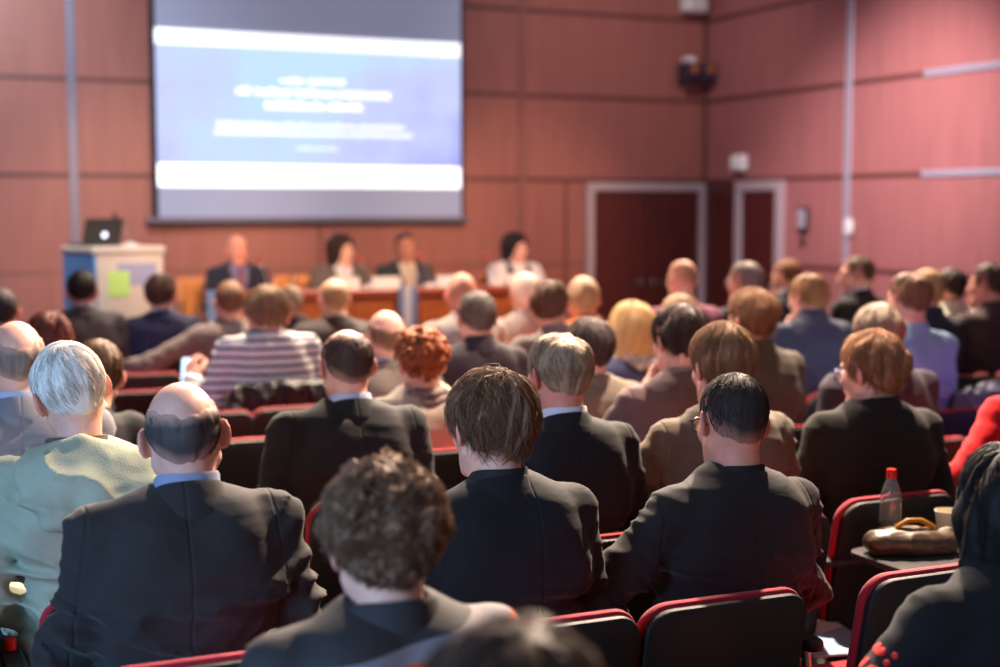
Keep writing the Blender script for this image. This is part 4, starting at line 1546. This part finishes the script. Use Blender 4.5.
# second block
parka, pk = sit(70, 342, 3.58, 'white haired man in a pale green hooded parka', 'the white haired man in parka', hair='short', haircol=(232, 222, 210), strand=6500, strand_l=.045, chair_x=.54, tablet='fold',
                look=(R(10), R(-6), R(-14)), kind='parka', col=(164, 170, 148), seed=5, lean=(-.07, .06), sw=.178, girth=.98, arms=('wide', 'wide'), wr=1.2, **HI)
sit(560, 331, 3.55, 'man with short greying blond hair in a dark suit with white shirt collar', 'the greying blond man', hair='crown', haircol=(160, 132, 104), strand=5500, strand_l=.03, look=(R(8), R(-3), 0),
    col=(27, 24, 26), skincol=(222, 144, 124), seed=1, wr=1.0, arms=('wide', 'wide'), **HI)
sit(724, 325, 3.58, 'person with smooth straight light brown hair in a tan jacket', 'the person in tan jacket', hair='full', haircol=(146, 108, 76), strand=6000, strand_l=.06, look=(R(-2), R(-4), 0), tablet=(.36, -.08, .67, .20, .22),
    col=(108, 92, 76), shirt=(108, 92, 76), seed=2, wr=1.3, arms=('spread', 'wide'), lean=(.03, .0), girth=1.05, **HI)
sit(874, 332, 3.66, 'man with wavy light brown hair and blue glasses in a black coat', 'the man with blue glasses', hair='messy', haircol=(166, 118, 80), strand=6500, strand_l=.045, look=(R(26), R(-4), 0), chair_x=2.84,
    kind='coat', col=(36, 32, 29), glasses=(40, 60, 140), seed=3, wr=.8, girth=1.0, neck=.03, yaw=R(-8), arms=('wide', 'wide'), front=True, **HI)
redj, ri = sit(1040, 318, 3.75, 'person in a bright red jacket at the edge of the photo', 'the person in red jacket', hair='short', haircol=(60, 44, 36), kind='coat', col=(190, 8, 20), lean=(.02, .14), arms=('spread', 'fwd'), seed=1, girth=1.15, sw=.2, tablet=(-.02, .50, .735, .40, .28), **MID)

sit(347, 329, 4.28, 'balding man with protruding ears in a black suit and white collar, behind the curly head', 'the balding man with protruding ears', hair='balding', haircol=(74, 52, 44), strand=3000, strand_l=.018,
    col=(31, 27, 28), shirt=(196, 200, 224), sw=.195, girth=1.1, seed=2, wr=.8, arms=('wide', 'wide'), look=(R(2), R(-2), 0), **HI)
sit(15, 320, 4.30, 'balding grey haired man in a light grey suit at the edge', 'the balding man in grey suit', hair='fringe', haircol=(120, 106, 98), strand=1500, strand_l=.03, col=(126, 124, 130), shirt=(176, 190, 214),
    girth=1.1, sw=.2, seed=4, **MID)
sit(680, 305, 4.30, 'dark haired man in a mauve brown jacket with raised hand', 'the man in mauve brown jacket', hair='full', haircol=(72, 54, 46), strand=2600, strand_l=.05, look=(R(4), R(-8), 0),
    col=(110, 84, 82), shirt=(150, 120, 120), seed=1, arms=('chin', 'wide'), lean=(.03, .05), girth=1.04, **MID)
sit(880, 304, 4.45, 'grey haired person in a dark navy sweater, behind the man with blue glasses', 'the grey haired person in navy sweater', hair='full', haircol=(146, 126, 110), strand=2000, kind='sweater', col=(60, 54, 66),
    girth=1.15, sw=.205, seed=3, look=(R(-5), R(-10), 0), **MID)
sit(96, 340, 4.95, 'brown haired person in black jacket, half hidden behind the white haired man', 'the half hidden brown haired person', hair='short', haircol=(96, 68, 48), strand=2000, col=(28, 28, 34), seed=2, lean=(.27, .02), look=(R(-6), R(-4), R(6)), **MID)
sit(422, 328, 4.98, 'woman with short wavy copper hair in a cream jacket and grey scarf', 'the woman with copper hair', hair='curly', haircol=(156, 84, 48), strand=3000, strand_l=.03, fem=True, kind='coat', col=(190, 174, 158), scarf=(128, 112, 108),
    seed=3, look=(R(-6), R(-4), 0), girth=1.06, **MID)
sit(590, 318, 4.92, 'person with dark smooth hair in an olive beige jacket', 'the person in olive beige jacket', hair='full', haircol=(70, 56, 50), strand=1600, kind='coat', col=(118, 106, 92), seed=4, **MID)
sit(753, 290, 4.92, 'brown haired man in a grey olive jacket', 'the man in grey olive jacket', hair='messy', haircol=(132, 94, 64), strand=1600, kind='coat', col=(88, 80, 72), seed=2, look=(R(10), R(-2), 0), girth=1.05, neck=.035, **MID)
sit(911, 271, 5.02, 'balding brown haired man in a light blue shirt', 'the man in light blue shirt', hair='crown', haircol=(126, 88, 62), strand=1200, strand_l=.03, kind='shirt', col=(146, 178, 222), seed=1, girth=1.04, **MID)
pp, pi_ = sit(1066, 292, 4.40, 'person in a violet sweater cut off by the edge', 'the person in violet sweater', kind='sweater', col=(92, 76, 170), seed=2, lean=(0, .05), arms=('out', 'lap'), neck=.03, **LOW)

# middle rows
sit(386, 310, 5.62, 'balding man with brown hair ring in a grey jacket and white collar', 'the balding man in grey jacket', hair='fringe', haircol=(120, 88, 66), strand=1200, strand_l=.025, kind='coat', col=(122, 110, 104), shirt=(214, 206, 204), seed=5, girth=1.04, **MID)
hold_r, hold_i = sit(267, 287, 6.60, 'person in a white and navy striped sweater', 'the person in striped sweater', hair='full', haircol=(146, 112, 82), strand=1800, kind='sweater', col=(220, 210, 208), clothmat=stripe_mat(), seed=1, sw=.19, girth=1.08, neck=.06, hs=1.1,
    arms=('hold', 'lap'), look=(R(4), R(-14), 0), **HI)
sit(810, 274, 5.72, 'light brown haired man in a slate blue jacket with hand at face', 'the man in slate blue jacket', hair='short', haircol=(158, 112, 72), strand=1000, col=(74, 76, 100), shirt=(74, 76, 100), seed=4, arms=('chin', 'wide'), look=(R(10), R(-4), 0), girth=1.08, neck=.055, **MID)
sit(633, 302, 5.50, 'blond woman in a navy jacket with pale collar', 'the blond woman in navy jacket', hair='bob', haircol=(216, 178, 122), strand=1600, strand_l=.07, fem=True, kind='coat', col=(66, 66, 100), scarf=(196, 188, 190), seed=2, **MID)
sit(477, 291, 5.75, 'grey dark haired man in a dark plum jacket', 'the man in dark plum jacket', hair='short', haircol=(96, 82, 74), strand=900, col=(56, 46, 56), shirt=(56, 46, 56), seed=3, look=(R(-4), 0, 0), neck=.03, **LOW)
sit(552, 281, 6.12, 'brown haired man in a grey jacket turning to his neighbour', 'the brown haired man in grey jacket', hair='full', haircol=(112, 76, 58), strand=900, kind='coat', col=(142, 130, 126), seed=1, look=(R(-42), R(-4), 0), lean=(-.06, .05), girth=1.05, neck=.03, **LOW)
sit(48, 312, 6.3, 'woman with smooth shoulder length auburn hair', 'the auburn haired woman', hair='long', haircol=(118, 54, 40), strand=1500, strand_l=.1, fem=True, kind='coat', col=(48, 38, 40), seed=1, neck=.03, **LOW)
sit(584, 277, 6.70, 'fair grey haired person in an orange brown coat', 'the person in orange brown coat', hair='short', haircol=(192, 160, 128), strand=700, kind='coat', col=(188, 104, 48), seed=2, look=(R(-20), 0, 0), neck=.03, **LOW)
sit(680, 294, 6.0, 'light brown haired person mostly hidden by a dark haired man', 'the mostly hidden light brown haired person', hair='full', haircol=(164, 122, 86), kind='coat', col=(110, 96, 90), seed=3, neck=.03, **LOW)
sit(990, 263, 6.05, 'dark haired man in a dark brown jacket looking sideways', 'the man in dark brown jacket', hair='short', haircol=(70, 48, 40), strand=900, col=(74, 54, 54), shirt=(74, 54, 54), seed=4, look=(R(28), R(2), 0), front=True, girth=1.08, skincol=(224, 160, 138), **MID)
sit(683, 260, 6.75, 'bald man in a mauve sweater near the double door', 'the bald man in mauve sweater', hair='shaved', haircol=(178, 124, 100), kind='sweater', col=(140, 78, 100), seed=1, hs=.95, neck=.03, **LOW)
sit(746, 262, 6.9, 'grey haired man with glasses in a navy jacket looking sideways', 'the grey haired man with glasses', hair='short', haircol=(132, 118, 110), strand=700, col=NAVY, shirt=NAVY, seed=2, glasses=(60, 52, 56), look=(R(22), 0, 0), front=True, neck=.03, **LOW)
sit(463, 274, 7.0, 'bald rosy headed man in a pale grey jacket', 'the bald rosy headed man', hair='shaved', haircol=(204, 138, 116), kind='coat', col=(168, 156, 150), seed=3, skincol=(224, 148, 126), look=(R(-30), R(-6), 0), neck=.03, **LOW)
sit(526, 273, 7.3, 'white haired man in a light grey jacket', 'the white haired man in grey jacket', hair='short', haircol=(222, 204, 188), strand=600, kind='coat', col=(166, 152, 148), seed=4, look=(R(-8), 0, 0), neck=.03, **LOW)
sit(927, 269, 6.0, 'blond person in a dark slate vest, behind the light blue shirt', 'the blond person in dark vest', hair='short', haircol=(190, 146, 96), kind='coat', col=(52, 50, 62), seed=1, neck=.03, **LOW)
sit(334, 279, 7.55, 'man with thinning fair hair in a dark grey suit with cream collar', 'the man with thinning fair hair', hair='balding', haircol=(166, 130, 98), strand=700, strand_l=.02, col=(70, 60, 60), shirt=(214, 196, 182), seed=2, girth=1.06, neck=.03, **LOW)
sit(0, 288, 7.5, 'dark haired person at the far edge of the rows', 'the dark haired person at the edge', hair='short', haircol=(44, 34, 32), col=CHAR, seed=1, neck=.03, **LOW)
sit(788, 259, 7.9, 'brown haired man in dark suit holding a hand to his mouth', 'the man with hand at mouth', hair='short', haircol=(128, 82, 56), col=(44, 40, 52), seed=3, arms=('chin', 'lap'), look=(R(22), R(-8), 0), front=True, neck=.03, **LOW)
sit(858, 256, 7.3, 'dark haired man in black turning his face to the room', 'the man in black turning round', hair='short', haircol=(72, 48, 38), strand=700, col=(22, 20, 22), shirt=(200, 196, 206), seed=4, look=(R(46), R(-2), 0), yaw=R(14), front=True, skincol=(226, 166, 144), neck=.03, **LOW)
sit(230, 281, 8.0, 'short haired man in a grey brown sweater with one arm stretched out', 'the man in grey brown sweater', hair='short', haircol=(122, 88, 66), strand=600, kind='sweater', col=(126, 114, 110), seed=2, arms=('over', 'lap'), look=(R(-8), 0, 0), neck=.03, **LOW)
sit(82, 270, 8.5, 'black haired man in a charcoal suit sitting in front of the lectern', 'the black haired man in charcoal suit', hair='short', haircol=(40, 32, 30), strand=600, col=(82, 78, 80), shirt=(176, 178, 190), seed=3, girth=1.05, look=(R(-12), 0, 0), neck=.03, **LOW)
sit(161, 274, 8.55, 'dark brown haired man in a navy suit in front of the lectern', 'the man in navy suit', hair='full', haircol=(78, 52, 42), strand=600, col=(54, 56, 86), shirt=(196, 176, 190), seed=4, look=(R(-30), 0, 0), neck=.03, **LOW)
sit(950, 268, 6.62, 'dark haired man in a cream white jacket', 'the man in cream white jacket', hair='short', haircol=(56, 42, 38), kind='coat', col=(224, 224, 206), seed=1, look=(R(16), 0, 0), neck=.03, **LOW)
sit(290, 286, 8.85, 'grey blond haired person in a taupe jacket near the stage', 'the person in taupe jacket', hair='short', haircol=(186, 158, 130), kind='coat', col=(86, 72, 68), seed=2, hs=.95, neck=.03, **LOW)

# ------------------------------------------------------------------ the panel (facing the audience)
def panel(px, py, label, **k):
    h = on_y(px, py, 10.75)
    vest = k.pop('vest', None)
    r_, info = person(label, h, yaw=PI, floor=.2, front=True, arms=('table', 'table'), group='panellists behind the desk', **k)
    if vest:
        T, c7 = info['T'], info['c7']
        f = Field(np.arange(-.2, .2, .01), np.arange(-.2, .24, .01), np.arange(.5, c7[2] + .02, .01))
        f.ell(T((0, .0, .88)), (.190, .136, .25), .06)
        f.ell(T((0, -.035, .905)), (.17, .114, .165), .05)
        f.ell(T((0, .02, .66)), (.184, .152, .20), .06)
        P = f.full()
        f.F = smax(f.F, (np.abs(P[0]) - .115 + 0 * f.F), .02)
        f.F = smax(f.F, -(np.abs(P[0]) * 1.3 + (T((0, 0, .80))[2] - P[2]) * .30 - .0) + np.where(P[1] < 0, -1, 0) + 0 * f.F, .012)
        V, Q = f.surf(2)
        obj_from('vest', np_mesh('vest', V, [Q]), fabric(vest), r_)
    return r_


panel(237, 234.5, 'bald elderly panellist in a dark suit and tie with white badge', hair='fringe', haircol=(170, 140, 122), col=(38, 36, 52), shirt=(120, 104, 130), tie=(140, 50, 60), skincol=(228, 150, 126), seed=1, neck=.03, **LOW)
panel(341, 234, 'panellist with long dark hair in a grey tweed jacket', hair='bob', haircol=(52, 36, 32), col=(104, 90, 86), shirt=(220, 212, 216), fem=True, seed=2, look=(R(30), 0, 0), neck=.03, **LOW)
panel(404.5, 233, 'dark haired panellist in an open dark jacket and pale shirt', hair='short', haircol=(44, 34, 34), col=(62, 60, 70), shirt=(226, 206, 190), tie=(214, 190, 172), seed=3, skincol=(208, 138, 116), look=(R(-6), R(-4), 0), neck=.03, **LOW)
panel(515, 232.5, 'panel woman with long black hair in white blouse and dark vest', hair='long', haircol=(34, 26, 30), kind='blouse', col=(226, 218, 224), fem=True, seed=4, look=(R(22), R(-4), 0), scarf=(190, 60, 66), vest=(40, 34, 42), skincol=(232, 172, 156), neck=.03, **LOW)
for (px, lb) in ((237, 'the bald panellist'), (341, 'the panellist in grey tweed'), (404.5, 'the panellist in dark jacket'), (515, 'the panel woman in white')):
    stage_chair(px, 10.78, 'orange wooden chair on the stage under ' + lb)
stage_chair(212, 10.95, 'empty orange wooden chair at the end of the panel desk')
stage_chair(309, 10.95, 'empty orange wooden chair between the panellists')

# ------------------------------------------------------------------ empty chairs that show
for (px, py, lb, tb) in (
                         (294, 405, 'empty black and red chair behind the striped sweater', 0),
                         (252, 436, 'empty black and red chair between bald man and balding man', 0),
                         (140, 373, 'empty black and red chair behind the charcoal suit', 0),
                         (202, 411, 'empty black and red chair behind the bald man head', 0),
                         (131, 390, 'empty black and red chair nearest the white haired man', 0),
                         (919, 562, 'empty black and red chair in front of the woman with long black hair', (.40, .20, .735, .38, .34))):
    p = on_z(px, py, .85)
    chair(p.x, p.y + .20, lb, tablet=tb)
for i, a in enumerate(SEATS):
    for b in SEATS[i + 1:]:
        if abs(a[0] - b[0]) < .46 and abs(a[1] - b[1]) < .5:
            print('CLOSE', [round(v, 2) for v in (a[0] - b[0], a[1] - b[1])], '|', a[2], '|', b[2])


# ------------------------------------------------------------------ extra clothing pieces
def hood(info, root):
    T = info['T']; c7 = info['c7']
    f = Field(np.arange(-.24, .241, .0075), np.arange(-.30, .16, .0075), np.arange(.70, 1.22, .0075))
    f.ell(T((0, -.105, 1.025)), (.170, .080, .085), .02)
    f.ell(T((0, -.150, .985)), (.150, .050, .058), .04)
    f.cone(T((-.10, -.165, .955)), T((.10, -.165, .955)), .026, .026, .03)
    for i in range(24):
        a = 2 * PI * i / 24
        if math.sin(a) > .75: continue
        r_ = .092
        f.ell((c7[0] + r_ * 1.08 * math.cos(a), c7[1] + .020 + r_ * math.sin(a), c7[2] - .040 - .03 * math.sin(a)), (.026, .026, .026), .03)
    f.cone((c7[0], c7[1] + .025, c7[2] - .05), (c7[0], c7[1] + .055, c7[2] + .12), .066, .080, .015, -1)
    f.wrinkle(lambda x, y, z: -((1 - np.abs(2 * noise(x * 9, y * 9, z * 15 + 3) - 1)) ** 2 - .4) * .020 - ((1 - np.abs(2 * noise(x * 20, y * 20, z * 24) - 1)) - .5) * .006, .03)
    V, Q = f.surf(1)
    obj_from('hood', np_mesh('hood', V, [Q]), info['M'], root)
    ring_loft('parka_lining', [(.072, -.05), (.070, .022), (.074, .028), (.080, .010)], fabric((96, 90, 88)), root, info['no'], .05, gap=.5, n=36)


hood(pk, parka)

# red embroidery on the black coat sleeve
a_ = wi['A'][0]
e_, s_ = Vector(a_['e']), Vector(wi['sh'][0])
b = MB()
rr_ = random.Random(5)
for i in range(60):
    t_ = rr_.uniform(.45, .95); an = rr_.uniform(2.6, 4.6)
    c_ = s_.lerp(e_, t_); d_ = (e_ - s_).normalized(); u_ = d_.orthogonal().normalized()
    u_ = Vector((1, 0, 0)) - d_ * d_.x; u_.normalize(); v_ = d_.cross(u_)
    n_ = u_ * math.cos(an) + v_ * math.sin(an)
    rad_ = .066 + (.054 - .066) * t_ - .001
    M_ = Matrix.Translation(c_ + n_ * rad_) @ n_.to_track_quat('Z', 'Y').to_matrix().to_4x4()
    q_ = rr_.uniform(.006, .013)
    b.lathe([(q_, -.004), (q_ * .9, .0015), (q_ * .2, .003)], (0, 0, 0), 9, M_)
tag(b.build('embroidery', mat('red_embroidery', (214, 40, 34), rough=.8), woman, True), 'red embroidered flowers')


# ------------------------------------------------------------------ small things
def bottle(loc, label, h=.225):
    r_ = empty('water_bottle', loc); tag(r_, label, 'bottle', 'clear water bottles with red caps')
    k = h / .225
    prof = [(.020, 0), (.030, .003), (.032, .012), (.031, .05), (.0325, .09), (.031, .13), (.029, .15), (.020, .178), (.0125, .192), (.0125, .206)]
    pr = [(a * k, z * k) for a, z in prof]
    inner = [(a * .93, z + .0015) for a, z in pr[::-1]]
    MB().lathe(pr + inner, n=28).build('bottle_body', mat('clear_plastic', (238, 244, 246), rough=.06, trans=.93, coat=.3), r_, True)
    MB().lathe([(.018, .003), (.0285, .006), (.0295, .014), (.0285, .05), (.029, .062), (.001, .062)], n=24).build('water', mat('water', (236, 242, 246), rough=.0, trans=1.0), r_, True)
    MB().lathe([(.0145, .195 * k), (.0148, .218 * k), (.013, .222 * k), (.001, .2225 * k)], n=24).build('cap', mat('red_cap', (222, 34, 24), rough=.35), r_, True)
    return r_


TZ = .736
p = on_z(890, 543, TZ)
bottle((p.x, p.y, TZ), 'clear plastic water bottle with red cap on the tablet beside the gold handbag')
p = on_z(947, 540, TZ)
cup = empty('paper_cup', (p.x, p.y, TZ)); tag(cup, 'cream paper cup standing behind the gold handbag', 'cup')
MB().lathe([(.026, 0), (.0275, .002), (.037, .088), (.0385, .090), (.0365, .090), (.0265, .006), (.001, .006)], n=28).build('cup_wall', mat('cream_paper', (226, 212, 184), rough=.6), cup, True)
MB().tube([(.0378 * math.cos(2 * PI * i / 24), .0378 * math.sin(2 * PI * i / 24), .0895) for i in range(24)], .0018, 6, closed=True).build('rim', mat('cream_paper', (226, 212, 184), rough=.6), cup, True)

p = on_z(912, 553, TZ)
bag = empty('handbag', (p.x, p.y, TZ), R(-18)); tag(bag, 'shiny gold brown handbag with yellow handle on the chair tablet', 'handbag')
f = Field(np.arange(-.17, .17, .005), np.arange(-.10, .10, .005), np.arange(-.01, .14, .005))
f.ell((0, 0, .036), (.130, .070, .038), .02)
f.cone((-.105, -.02, .028), (.105, -.02, .028), .030, .030, .02)
f.cone((-.105, .02, .028), (.105, .02, .028), .030, .030, .02)
f.cone((-.11, .0, .060), (.11, .0, .058), .013, .013, .012)
f.wrinkle(lambda x, y, z: -((1 - np.abs(2 * noise(x * 18 + 9, y * 18, z * 22) - 1)) ** 2 - .4) * .007, .03)
PP = f.full(); f.F = smax(f.F, (.002 - PP[2]) + 0 * f.F, .006)
V, Q = f.surf(1)
obj_from('bag_body', np_mesh('bag_body', V, [Q]), mat('bronze_leather', (92, 76, 56), rough=.42, metal=.15, bump=.4, scale=60, var=.6, vscale=22, stretch=(.35, 1, 2.5)), bag)
MB().tube([(-.055, -.01, .060), (-.05, -.01, .080), (-.02, -.01, .098), (.02, -.01, .098), (.055, -.01, .080), (.065, -.01, .056)], .0075, 8).build('handle', mat('mustard_leather', (196, 138, 40), rough=.4), bag, True)
for x in (-.057, .064):
    MB().tube([(x + .012 * math.cos(a), -.01, .060 + .012 * math.sin(a)) for a in [2 * PI * i / 14 for i in range(14)]], .0026, 6, closed=True).build('buckle_ring', mat('brass', (200, 160, 80), rough=.25, metal=1.0), bag, True)
MB().tube([(-.118, .0, .068), (-.05, .0, .074), (.05, .0, .073), (.118, .0, .068)], .0035, 6).build('zip', mat('brass', (200, 160, 80), rough=.25, metal=1.0), bag, True)


def sheet(px, py, z, w, d, rz, label, col, t=.003, name='paper_sheet', cat='paper'):
    p = on_z(px, py, z)
    o = MB().box((-w / 2, -d / 2, 0), (w / 2, d / 2, t), .0008).build(name, mat('printed_paper', col, rough=.7, var=.06, vscale=14), None)
    o.location = (p.x, p.y, z); o.rotation_euler = (0, 0, rz); tag(o, label, cat)
    return o


sheet(826, 640, .463, .21, .297, R(-12), 'pale blue folder lying on the red seat of the empty chair', (150, 178, 206), .006, 'folder', 'folder')
sheet(818, 627, .470, .12, .09, R(20), 'small white slip of paper on the pale blue folder', (224, 220, 212))
sheet(944, 459, .737, .30, .21, R(12), 'light blue sheet on the tablet before the person in red jacket', (176, 206, 224))


def draped(chair_xy, label, col, w=.24, low=.50, shift=0.0, seed=0, rough=.8):
    """a jacket hung over a chair back"""
    x0, y0 = chair_xy
    r_ = empty('hung_jacket', (x0, y0, 0)); tag(r_, label, 'jacket')
    f = Field(np.arange(-.36, .361, .009), np.arange(-.42, -.06, .009), np.arange(.36, .98, .009))
    f.cone((-w + .05 + shift, -.265, .855), (w - .05 + shift, -.265, .855), .050, .050, .03)
    f.ell((shift, -.300, .72), (w, .042, .17), .05)
    f.ell((shift - w * .5, -.31, low + .10), (w * .5, .038, .13), .05)
    f.ell((shift + w * .55, -.30, low + .14), (w * .45, .036, .12), .05)
    f.cone((shift - w * .9, -.29, .80), (shift - w * 1.02, -.31, low), .045, .036, .04)
    f.wrinkle(lambda x, y, z: -((1 - np.abs(2 * noise(x * 16 + seed, y * 12, z * 7 + x * 8) - 1)) ** 2 - .4) * .036 - ((1 - np.abs(2 * noise(x * 30, y * 30 + seed, z * 20) - 1)) - .5) * .012, .04)
    V, Q = f.surf(1)
    m = mat('jacket_cloth', col, rough=rough, bump=.2, scale=200, var=.1, vscale=8)
    obj_from('jacket_shell', np_mesh('jacket_shell', V, [Q]), m, r_)
    ring = [(shift + .085 * math.cos(a), -.268 + .05 * math.sin(a), .905 + .012 * math.sin(a)) for a in [2 * PI * i / 22 for i in range(22)]]
    MB().tube(ring, .017, 8, closed=True).build('jacket_collar', m, r_, True)
    return r_


st = [q for q in SEATS if 'striped' in q[2]][0]
draped((st[0] + .02, st[1] - .02), 'crumpled dark brown jacket hung over the chair of the striped sweater', (32, 25, 25), .27, .50, seed=2, rough=.62)
p = Vector((4.68, 4.92, 0))
chair(p.x, p.y + .25, 'black and red conference chair with a slate jacket over its back')
draped((p.x, p.y + .25), 'slate blue jacket hung over an empty chair beside the red jacket', (104, 106, 128), .22, .48, seed=6)


def phone(p, rz, tilt, label):
    r_ = empty('smartphone', p); r_.rotation_euler = (tilt, 0, rz); tag(r_, label, 'phone')
    MB().outline(rrect(.07, .14, .01, 4), lambda u, v, w: (u, v, w), .008).build('phone_case', mat('phone_black', (20, 20, 24), rough=.2), r_, True)
    MB().box((-.032, -.062, .008), (.032, .062, .0092)).build('lit_screen', mat('lit_phone_screen', (190, 226, 255), emit=1.6), r_)


ha = hold_i['A'][0]['w']
phone_at = hold_r.location + Vector((ha[0] + .01, ha[1] + .10, ha[2] + .04))
phone(phone_at, R(-20), R(62), 'smartphone with glowing pale screen held up beside the striped sleeve')
p = on_z(10, 637, .70)
bottle((p.x, p.y, .475), 'clear plastic water bottle with red cap at the lower left edge')
